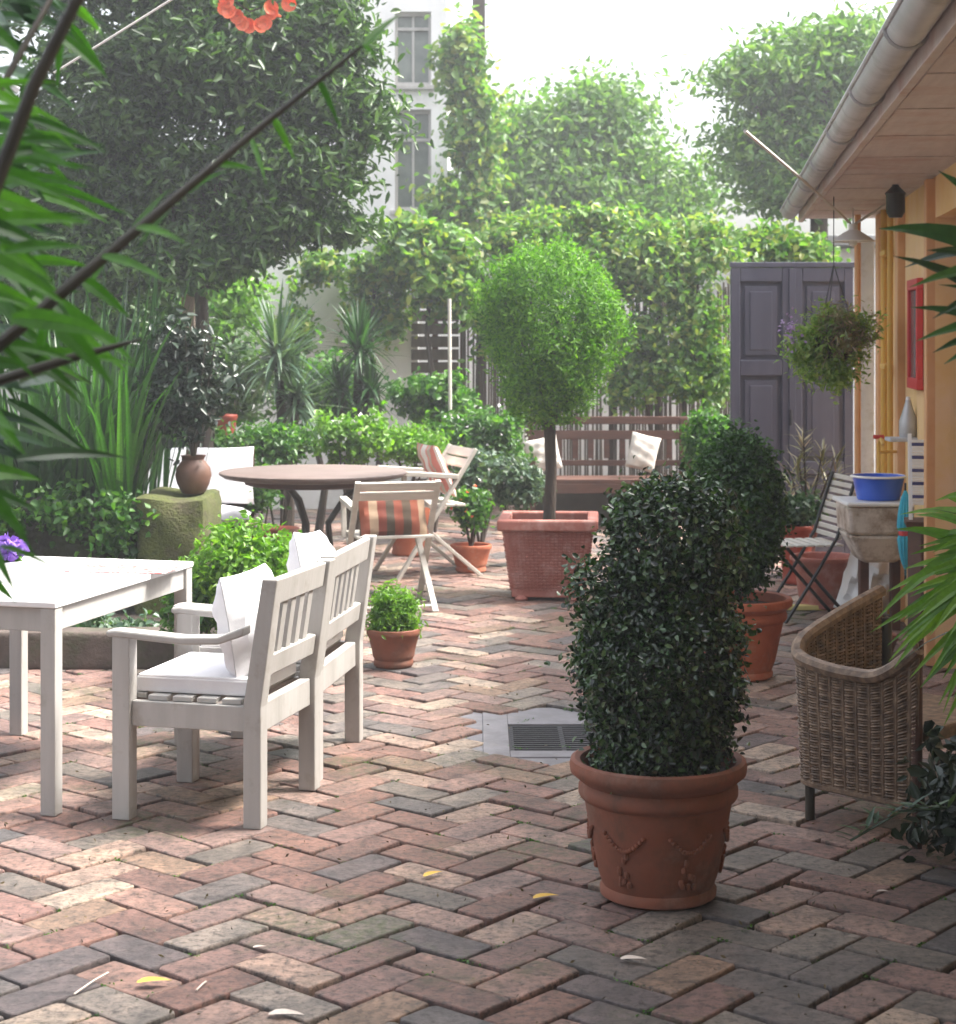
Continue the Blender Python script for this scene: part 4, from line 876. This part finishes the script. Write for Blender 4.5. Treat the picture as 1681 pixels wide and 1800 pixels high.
# cone lamp and wires
lz = H(425, 11.4); lp = thing('cone_lamp', 'white enamel cone lampshade hanging from wires below the eave', 'lamp', (X(1500,11.4), 11.4, lz))
MB().lathe([(.135,0),(.137,.006),(.06,.058),(.03,.075),(.028,.11),(0,.115)], seg=32).build('lamp_shade', M['shade'], lp)
MB().tube([(0,0,.11),(0,0,2.49-lz)], .005, 6).build('cord', M['rope'], lp)
MB().lathe([(0,-.035),(.025,-.02),(.028,.01),(.015,.04),(0,.04)], seg=14).build('bulb', M['shade'], lp)
o = MB().tube([P(1310,230,7.3), P(1400,306,8.7), P(1495,392,11.4)], .008, 6).build('wire', M['rope']); tag(o, 'pale rope running down from upper left to the cone lamp', 'rope')
o = MB().tube([P(1503,394,11.4), P(1580,345,11.3)], .008, 6).build('wire', M['rope']); tag(o, 'short pale rope from the cone lamp to the ochre wall', 'rope')
# hanging basket
hb_ = thing('hanging_basket', 'bushy hanging basket with straggly stems and lilac flowers', 'hanging basket', (X(1466,10.6), 10.6, H(600,10.6)))
MB().lathe([(0,-.12),(.08,-.10),(.13,-.03),(.14,.03),(.13,.03),(.0,.02)], seg=24).build('basket', M['bark'], hb_)
p_, o_ = clumps([((0,0,.02), (.22,.2,.2), 60), ((-.14,0,-.02), (.16,.16,.18), 34), ((.12,0,.06), (.15,.15,.13), 20), ((.03,0,-.2), (.13,.1,.08), 14)], 46, .07, .9, .5)
leafmesh('foliage', p_, o_, .045, .016, leafmat('basket_leaf', [(.12,.22,.04),(.22,.34,.07),(.34,.42,.12)], .4), hb_); p2, o2 = clumps([((.05,-.08,.05), (.2,.14,.15), 46)], 34, .06, .9, .5); leafmesh('dry_stems', p2, o2, .06, .008, LM['dry'], hb_)
mb = MB()
for k in range(120):
    a = random.random()*6.28; e = random.uniform(-.5,1.2); mb.blade((0,0,.0), (math.cos(a)*math.cos(e), math.sin(a)*math.cos(e), math.sin(e)), random.uniform(.22,.36), .008, random.uniform(.2,1.2), 5)
mb.build('trailing_stem', LM['dry'], hb_)
p_, o_ = clumps([((-.24,0,.08), (.06,.1,.16), 14)], 9, .05, 1, .4); leafmesh('flower', p_, o_, .022, .018, LM['lilac'], hb_)
ch = MB()
for k in range(3): a = k*2.09; ch.tube([(math.cos(a)*.13, math.sin(a)*.13,.03),(0,0,.45)], .003, 4)
ch.tube([(0,0,.45),(0,0,2.5-hb_.location.z)], .003, 4); ch.build('chain', M['iron'], hb_)

# ------------------------------------------------------------------ sink corner
SZ = 10.4
sk = thing('stone_sink', 'old stained stoneware sink on a wooden stand by the ochre wall', 'sink', (X(1540,SZ), SZ, 0))
def tapered(mb, z0, z1, ax0, ay0, ax1, ay1, solid=True):
    vs = [(x*a, y*b, z) for a, b, z in ((ax0, ay0, z0), (ax1, ay1, z1)) for x, y in ((-1,-1),(1,-1),(1,1),(-1,1))]
    return mb.add(vs, [(k,(k+1)%4,4+(k+1)%4,4+k) for k in range(4)] + [(3,2,1,0),(4,5,6,7)])
z1 = H(885,SZ); zm = H(935,SZ); z0 = H(985,SZ)
mb = MB(); tapered(mb, zm, z1, .185, .19, .195, .2); tapered(mb, z0, zm-.001, .10, .12, .184, .188); mb.build('basin', M['porc'], sk, .02)
MB().box((0,0,z1+.012), (.42,.43,.024)).build('rim', M['rim'], sk, .01)
for x in (-.06,.12): MB().box((x, .05, z0/2), (.05,.07,z0-.002)).build('leg', M['brown'], sk, .004)
tu = thing('blue_tub', 'bright blue plastic washing tub standing on the stone sink', 'tub', (X(1543,SZ), SZ-.02, z1+.026))
mb = MB(); prof = [(.0,.0),(.115,.0),(.12,.004),(.145,.125),(.155,.127),(.156,.135),(.148,.137),(.140,.132),(.116,.01),(0,.008)]; mb.lathe(prof, seg=32); mb.build('tub_body', M['tub'], tu)
MB().lathe([(.148,.128),(.158,.127),(.160,.134),(.150,.139),(.146,.134)], seg=32).build('rolled_rim', M['rim'], tu)
fc = thing('water_tap', 'red handled brass tap above the blue tub', 'tap', (X(1545,SZ+.25), SZ+.25, H(800,SZ)))
MB().tube([(0,0,-.3),(0,0,.05),(0,-.06,.08),(0,-.12,.05)], .011, 8).build('spout', M['pipe'], fc); MB().tube([(-.03,0,.09),(.03,0,.09)], .012, 8).build('handle', M['red'], fc); MB().tube([(0,0,.0),(.12,.06,.0),(.3,.1,.02)], .009, 6).build('pipe', M['pipe'], fc)
s2 = MB().box((0,0,0), (.20,.14,.022)).build('wall_shelf', M['tub'], bevel=.004); s2.location = (X(1592,10.1), 10.1, H(772,10.1)); tag(s2, 'small blue shelf on the ochre wall above the tub', 'shelf'); s2.data.materials[0] = M['pale']
bt = thing('spray_bottle', 'grey bottle with conical neck standing on the small shelf', 'bottle', (X(1597,10.1), 10.1, H(772,10.1)+.011))
MB().lathe([(0,0),(.045,0),(.05,.01),(.05,.09),(.03,.15),(.018,.19),(.016,.205),(0,.205)], seg=24).build('bottle', M['zinc'], bt); MB().lathe([(0,.2055),(.014,.2055),(.012,.225),(0,.226)], seg=16).build('cap', M['rim'], bt)
ub = thing('closed_parasol', 'folded cyan parasol with a red tie hanging beside the sink', 'parasol', (X(1592,9.9), 9.9, 0))
mb = MB(); zt_, zb = H(862,9.9), H(1012,9.9); vs = []; n = 14; rings = []
for i in range(15):
    t = i/14; r_ = .006 + .040*math.sin(math.pi*min(1, t*1.08))**.7; r_ *= (.7 if abs(t-.5) < .05 else 1)
    for k in range(n*2): a = math.pi*k/n; rr_ = r_*(1 if k%2 else .72); vs.append((rr_*math.cos(a), rr_*math.sin(a), zt_ + (zb-zt_)*t))
mb.add(vs, [(i*2*n+k, i*2*n+(k+1)%(2*n), (i+1)*2*n+(k+1)%(2*n), (i+1)*2*n+k) for i in range(14) for k in range(2*n)]); mb.build('canopy', M['cyan'], ub)
MB().lathe([(.034,-.014),(.038,0),(.034,.014)], (0,0,(zt_+zb)/2), 20).build('tie', M['red'], ub); MB().tube([(0,0,zb-.05),(0,0,zt_+.04)], .006, 6).build('shaft', M['iron'], ub)
# folded striped chair leaning on the wall
fc2 = thing('folded_chair', 'folded white chair with dark blue slats leaning on the ochre wall', 'chair', (X(1626,9.55), 9.55, H(885,9.55)-.12), R(-10))
for i in range(10): MB().box((0, .012*i*.6, .12+i*.034), (.125,.012,.017)).build('slat', M['navy' if i%2 else 'rim'], fc2, .002)
for i in range(10): MB().box((0, .012*i*.6, .137+i*.034), (.125,.010,.015)).build('slat', M['rim'], fc2, .002)
for sx in (-1,1): MB().beam((sx*.072, -.02, 0), (sx*.072, .09, .48), .02, .016).build('frame', M['rim' if sx<0 else 'brown'], fc2, .002)
MB().box((0, 0, .02), (.2,.25,.03)).build('foot_board', M['brown'], fc2, .003)
bs_ = MB().box((0,0,0), (.2,.30,H(885,9.55)-.124)).build('wooden_box', M['brown'], bevel=.006); bs_.location = (X(1645,9.55), 9.6, (H(885,9.55)-.124)/2); tag(bs_, 'brown wooden box by the wall under the folded chair', 'box')
# black slatted bistro chair
bc = thing('bistro_chair', 'black metal folding chair with pale slats by the sink', 'chair', (X(1418,10.9), 10.9, 0), R(100))
for sx in (-1, 1):
    MB().tube([(sx*.19, .2, 0), (sx*.19, 0, .30), (sx*.19,-.12,.5), (sx*.19, -.24, .86)], .011, 6).build('back_leg', M['black'], bc)
    MB().tube([(sx*.165, -.22, 0), (sx*.165, .18, .44)], .011, 6).build('front_leg', M['black'], bc)
for i in range(9): zz = .50+i*.042; MB().box((0, -.125-.12*(zz-.5)/.36-.014, zz), (.40,.014,.027)).build('back_slat', M['cream'], bc, .003)
for i in range(6): MB().box((0, .17-i*.062, .452), (.38,.045,.012)).build('seat_slat', M['cream'], bc, .003)
pot('large pinkish terracotta bowl on the ground by the bistro chair', 1448, 1068, 118, 92, M['terra_pink'])
pot('red clay pot behind the bistro chair', 1408, 1010, 62, 80, M['rust'])
pot('small shallow clay bowl behind the wicker chair', 1540, 1100, 78, 32, M['terra'], Z=9.6)
ol = thing('oleander', 'narrow leaved oleander in front of the grey gate', 'plant', (X(1420,12.9), 12.9, 0)); mb = MB(); stt = MB()
for (px, py) in ((1412,760),(1445,790),(1390,830),(1462,850),(1425,850),(1402,800),(1470,800)):
    c = Vector((X(px,12.9)-ol.location.x, RNG.normal(0,.08), H(py,12.9))); stt.tube([(0,0,0),(c.x*.4,c.y*.4,c.z*.6),c], [.012,.009,.004], 5)
    for k in range(26): a = random.random()*6.28; e = random.uniform(.0,1.1); mb.blade(c-Vector((0,0,random.uniform(0,.22))), (math.cos(a)*math.cos(e), math.sin(a)*math.cos(e), math.sin(e)), random.uniform(.10,.2), .016, .3, 3)
mb.build('foliage', LM['dry'], ol); stt.build('stem', M['bark'], ol)
gshrub('bluish bedding plant with one white flower in front of the oleander', 1400, 895, 12.4, 32, 16, 700, .05, .035, LM['grey'], pot=M['rust'], potr=.13, poth=.40, flowers=('white', 6, .06), name='potted_plant')
sb_ = pillow('plastic_sack', 'crumpled white sack lying under the sink', (X(1528,10.9), 10.9, .22), (R(20), R(12), 0), .32, .44, .26, M['rim'], 'sack', ruff=.05)
o = MB().box((0,0,0), (.42,.06,.03)).build('yellow_board', M['yellow'], bevel=.004); o.location = (X(1405,10.9), 11.2, .018); tag(o, 'yellow wooden board lying beside the terracotta bowl', 'board')

# ------------------------------------------------------------------ foreground foliage, right
def bladefan(name, label, base, tips, wd, mat, n=9, droop=.7, up=None, extra=0, cat='plant', potz=None, jit=.1):
    t = thing(name, label, cat, (base[0], base[1], 0)); mb = MB(); b0 = Vector((0,0,base[2]))
    for tp in tips:
        tp = Vector(tp) - Vector((base[0], base[1], 0)); o_ = Vector((RNG.normal(0,.03), RNG.normal(0,.03), RNG.normal(0,.06)))
        mb.blade_to(b0 + o_, tp, wd*random.uniform(.8,1.25), droop*random.uniform(.3,.5), n, up=(random.uniform(-.7,.1),-.7,random.uniform(.3,1)), fold=.3, p_=3.2)
    mb.build('leaf_fan', mat, t); return t
base = Vector((1.66, 5.15, 1.0)); tips = []
for (px, py, Z) in ((1540,1090,5.0),(1530,1112,5.0),(1572,1175,4.95),(1560,1040,5.1),(1590,1000,5.2),(1600,1140,4.9),(1625,1200,4.9),(1600,1075,5.0),(1575,930,5.3),(1610,905,5.3),(1650,1240,4.85),(1590,1120,5.0),(1640,1010,5.1),(1615,960,5.2),(1660,1275,4.85),(1560,1135,5.05),(1640,1180,4.8),(1675,1230,4.8),(1645,880,5.3),(1590,1045,4.9),(1610,1020,4.95),(1625,1080,4.85),(1640,1110,4.8),(1600,975,5.1),(1570,1095,4.9)): tips += [P(px, py, Z), P(px+RNG.uniform(5,60), py+RNG.uniform(-45,45), Z+RNG.uniform(-.15,.15)), P(px+RNG.uniform(20,90), py+RNG.uniform(-60,90), Z+RNG.uniform(-.15,.15))]
dr_ = bladefan('dracaena', 'bright yellow green strap leaves spilling over the wicker chair at the right', base, tips, .050, LM['bright'])
mb = MB()
for k in range(90):
    a = random.random()*6.28; e = random.uniform(-.4,1.2); mb.blade((0,0,base.z+random.uniform(-.15,.1)), (math.cos(a)*math.cos(e), math.sin(a)*math.cos(e), math.sin(e)), random.uniform(.3,.55), .03, random.uniform(.6,1.4), 8)
mb.build('inner_leaves', LM['strap'], dr_); MB().tube([(0,0,.3),(.02,0,.7),(0,0,1.05)], [.035,.03,.025]).build('trunk', M['bark'], dr_); MB().lathe(potprof(.2,.14,.34,.04)).build('pot', M['terra'], dr_)
base = Vector((1.32, 3.9, H(560,3.9))); tips = [P(px, py, Z) for (px, py, Z) in ((1545,402,3.9),(1600,540,3.9),(1610,600,3.8),(1590,470,4.0),(1640,620,3.8),(1570,330+120,3.7),(1650,500,3.7),(1630,440,3.7),(1660,640,3.9),(1600,505,3.6),(1640,560,3.6),(1650,300,3.9))]
t_ = bladefan('bamboo_palm', 'blurred arching palm leaves at the right edge above the strap leaves', base, tips, .05, LM['strap'], droop=.5); MB().tube([(0,0,0),(.02,0,.8),(0,0,base.z)], [.03,.025,.02]).build('trunk', M['bark'], t_)
base = Vector((1.30, 3.6, H(20,3.6))); 
# sprig at lower right
sp = thing('trailing_plant', 'dark trailing plant with variegated sprig below the wicker chair', 'plant', G(1680, 1530)); mb = MB(); s0 = sp.location
q = P(1675,1420,5.6)-s0; e1_ = P(1495,1478,5.55)-s0; e1_.z = max(e1_.z, .01)
for k in range(26):
    t = k/25; c = q.lerp(e1_, t) + Vector((0,0,.04*math.sin(t*3.1))); a = random.uniform(0,6.28); mb.blade(c, (math.cos(a)-.6, math.sin(a)*.5, random.uniform(0,.6)), random.uniform(.04,.09), .022, .4, 3)
mb.tube([q, q.lerp(e1_,.5)+Vector((0,0,.04)), e1_], .004, 4); mb.smooth = False; mb.build('sprig', LM['grey'], sp)
p_, o_ = clumps([((.10,.05,.22), (.22,.2,.24), 62)], 34, .09, .8, .4); leafmesh('foliage', p_, o_, .06, .03, LM['dark'], sp, big=True)

# ------------------------------------------------------------------ foreground bamboo, left
bo = Vector((-1.05, 2.5, 0)); bmb = thing('bamboo', 'dark bamboo canes with long green leaves crossing the upper left foreground', 'bamboo', bo)
def cane(pts, r_): MB().tube([Vector(p)-bo for p in pts], r_, 8).build('cane', M['cane'], bmb)
cane([(-1.05,2.5,0), P(-160,720,2.5), P(0,605,2.5), P(180,455,2.55), P(330,330,2.6), P(480,205,2.65), P(600,110,2.7), P(640,78,2.7)], [.013,.011,.0095,.008,.0065,.005,.0035,.0025])
cane([(-1.05,2.45,0), P(-90,560,2.3), P(-10,330,2.3), P(60,150,2.3), P(135,0,2.3), P(200,-120,2.3)], [.013,.012,.010,.009,.008,.006])
cane([(-1.1,2.6,0), P(-140,760,2.7), P(0,668,2.7), P(130,628,2.7), P(250,596,2.7)], [.010,.009,.008,.007,.002])
cane([P(-30,210,2.7), P(60,50,2.75), P(110,-40,2.8)], [.006,.005,.004])
mb = MB()
def lf(a, b, wd, Z1, Z2, droop=.35):
    p0 = P(a[0], a[1], Z1)-bo; p1 = P(b[0], b[1], Z2)-bo; d = p1-p0; mb.blade_to(p0, p1, wd*1.0, droop*.25, 8, up=(random.uniform(-.4,.4),-1,random.uniform(0,.6)), fold=.3)
for a, b, w_ in (((640,82),(705,25),.018),((640,80),(665,105),.007),((560,140),(600,230),.012),((480,205),(520,285),.013),((330,340),(400,300),.012),((225,420),(300,330),.014),
    ((-40,190),(130,330),.026),((-60,220),(150,270),.024),((-30,250),(140,300),.026),((-60,290),(120,350),.03),((-40,340),(130,400),.028),((-30,310),(160,330),.022),((-80,380),(90,440),.03),((-20,280),(110,260),.02),
    ((-60,395),(165,392),.026),((0,395),(170,382),.02),((100,60),(185,135),.018),((120,40),(190,140),.016),((110,55),(100,160),.016),((60,120),(20,230),.018),((130,10),(180,60),.016),
    ((30,530),(225,655),.036),((60,520),(240,640),.034),((20,560),(215,600),.03),((90,560),(200,680),.03),((0,600),(150,700),.032),((140,490),(230,560),.022),((-40,450),(120,540),.03),((-60,480),(60,600),.034),((40,470),(140,590),.026),
    ((-60,690),(45,800),.036),((-40,830),(75,845),.03),((-60,720),(30,760),.03),((-30,850),(60,975),.022),((-60,880),(30,1050),.026),((0,960),(105,1005),.010),((-30,880),(50,940),.02),((-40,1000),(28,1060),.02),
    ((240,400),(330,430),.014),((300,360),(240,440),.014),((180,450),(300,500),.016),((90,540),(60,660),.02),((380,290),(450,300),.012),((200,430),(150,520),.016),((440,240),(470,330),.01),((-80,100),(40,180),.03),((-60,20),(60,120),.03)):
    Z1 = random.uniform(2.35, 2.9); lf(a, b, w_, Z1, Z1+random.uniform(-.08,.08))
for k in range(30):
    a = (random.uniform(-80,60), random.uniform(150,620)); ln_ = random.uniform(110,210); an = random.uniform(-.1,.8); Z1 = random.uniform(2.4,3.0); lf(a, (a[0]+ln_*math.cos(an), a[1]+ln_*math.sin(an)), random.uniform(.014,.022), Z1, Z1)
mb.build('foliage', LM['bamboo'], bmb)
mb = MB()
for k in range(70):
    a = (random.uniform(-120,40), random.uniform(-40,900)); ln_ = random.uniform(90,200); an = random.uniform(-.4,1.0); lf(a, (a[0]+ln_*math.cos(an), a[1]+ln_*math.sin(an)), random.uniform(.018,.03), random.uniform(2.8,3.3), random.uniform(2.8,3.3))
mb.build('inner_foliage', LM['strap'], bmb)
o = MB().tube([P(95,128,9), P(300,0,9), P(420,-75,9)], .006, 5).build('washing_line', M['rope']); tag(o, 'thin pale line stretched across the upper left tree', 'line')
# dark awning edge at the upper left corner
aw = MB().box((0,0,0), (1.6,1.6,.05), Matrix.Rotation(R(28), 3, 'Y')).build('awning', M['roofg'], bevel=.01); aw.location = P(-230, 20, 11.0); tag(aw, 'grey sloping awning edge in the upper left corner', 'awning')

# ------------------------------------------------------------------ fallen leaves and twigs on the bricks
for i, (px, py, s, lab, mt) in enumerate(((268,1732,.05,'yellow fallen leaf near the lower left corner','leafdry'),(958,1582,.045,'yellow fallen leaf left of the big pot base','leafdry'),(760,1542,.04,'orange brown fallen leaf in front of the drain','leafdry'),(1552,1572,.022,'white petal on the bricks in front of the wicker chair','twig'),(1112,1692,.04,'pinkish white petal in front of the big pot','twig'),(500,1790,.05,'pale fallen leaf at the bottom edge','twig'),(455,1670,.02,'small white petal left of centre','twig'))):
    mb = MB(); mb.blade((-s/2*1.6,0,0), (1,0,.12), s*1.8, s*.8, .3, 6, fold=.3); o = mb.build('fallen_leaf', M[mt]); g_ = G(px, py); o.location = (g_.x, g_.y, .008); o.rotation_euler = (0,0,RNG.uniform(-.6,.6)+(0.3)); tag(o, lab, 'leaf', 'leaves fallen on the bricks')
for i, (a, b, lab) in enumerate((((130,1752),(190,1714),'long pale twig lying near the lower left corner'),((345,1745),(362,1730),'short pale twig right of the yellow leaf'))):
    o = MB().tube([G(*a)+Vector((0,0,.006)), G((a[0]+b[0])/2+3,(a[1]+b[1])/2)+Vector((0,0,.012)), G(*b)+Vector((0,0,.006))], .003, 5).build('twig', M['twig']); tag(o, lab, 'twig', 'twigs on the bricks')

# moss and crumbs in the joints
PP, OO = [], []
a_ = R(5); av_ = np.array([-math.sin(a_), math.cos(a_)]); pv_ = np.array([math.cos(a_), math.sin(a_)]); v_ = (av_+pv_)/math.sqrt(2); u_ = (pv_-av_)/math.sqrt(2)
for k in range(260):
    y = RNG.uniform(4.3, 12); x = RNG.uniform(-.28, .28) * y; q0 = np.array([x, y]) - np.array([-.2657, 5.138])
    iu, iv = round(float(q0 @ u_) / .1487), round(float(q0 @ v_) / .1487); c_ = np.array([-.2657, 5.138]) + (u_*iu + v_*iv) * .1487
    n_ = int(RNG.uniform(6, 34)); dd_ = u_ if RNG.random() < .5 else v_; off = RNG.normal(0, .022, (n_,1)) * dd_[None,:]
    g = np.concatenate([off + RNG.normal(0,.003,(n_,2)), RNG.normal(-.004,.003,(n_,1))], 1); PP.append(g + np.array([c_[0], c_[1], 0])); OO.append(np.tile([0,0,1.], (n_,1)) + RNG.normal(0,.4,(n_,3)))
o = leafmesh('joint_moss', np.concatenate(PP), np.concatenate(OO), .008, .006, LM['shrub']); tag(o, 'tiny tufts of moss and weed growing in the joints of the bricks', 'moss', kind='stuff'); del o['category']
PP, OO = [], []
n_ = 900; y = RNG.uniform(4.3, 12, n_); PP = np.stack([RNG.uniform(-.28,.28,n_)*y, y, np.full(n_, .004)], 1); OO = np.tile([0,0,1.], (n_,1)) + RNG.normal(0,.5,(n_,3))
o = leafmesh('leaf_litter', PP, OO, .018, .007, leafmat('litter', [(.03,.02,.012),(.10,.07,.03),(.22,.17,.08)], .1)); tag(o, 'small dry crumbs of leaf scattered over the brick paving', 'litter', kind='stuff'); del o['category']
# ------------------------------------------------------------------ hazy backlit air
hm = bpy.data.materials.new('haze'); hm.use_nodes = True; nt = hm.node_tree; nt.nodes.remove(nt.nodes['Principled BSDF'])
pv = nt.nodes.new('ShaderNodeVolumePrincipled'); pv.inputs['Color'].default_value = (.96, .98, 1, 1); pv.inputs['Density'].default_value = HAZE; pv.inputs['Anisotropy'].default_value = HAZE_G
nt.links.new(pv.outputs[0], nt.nodes['Material Output'].inputs['Volume'])
o = MB().box((0, 18, 5.2), (36, 42, 12.4)).build('haze', hm); tag(o, 'thin bright haze filling the backlit courtyard', 'haze', kind='stuff'); del o['category']
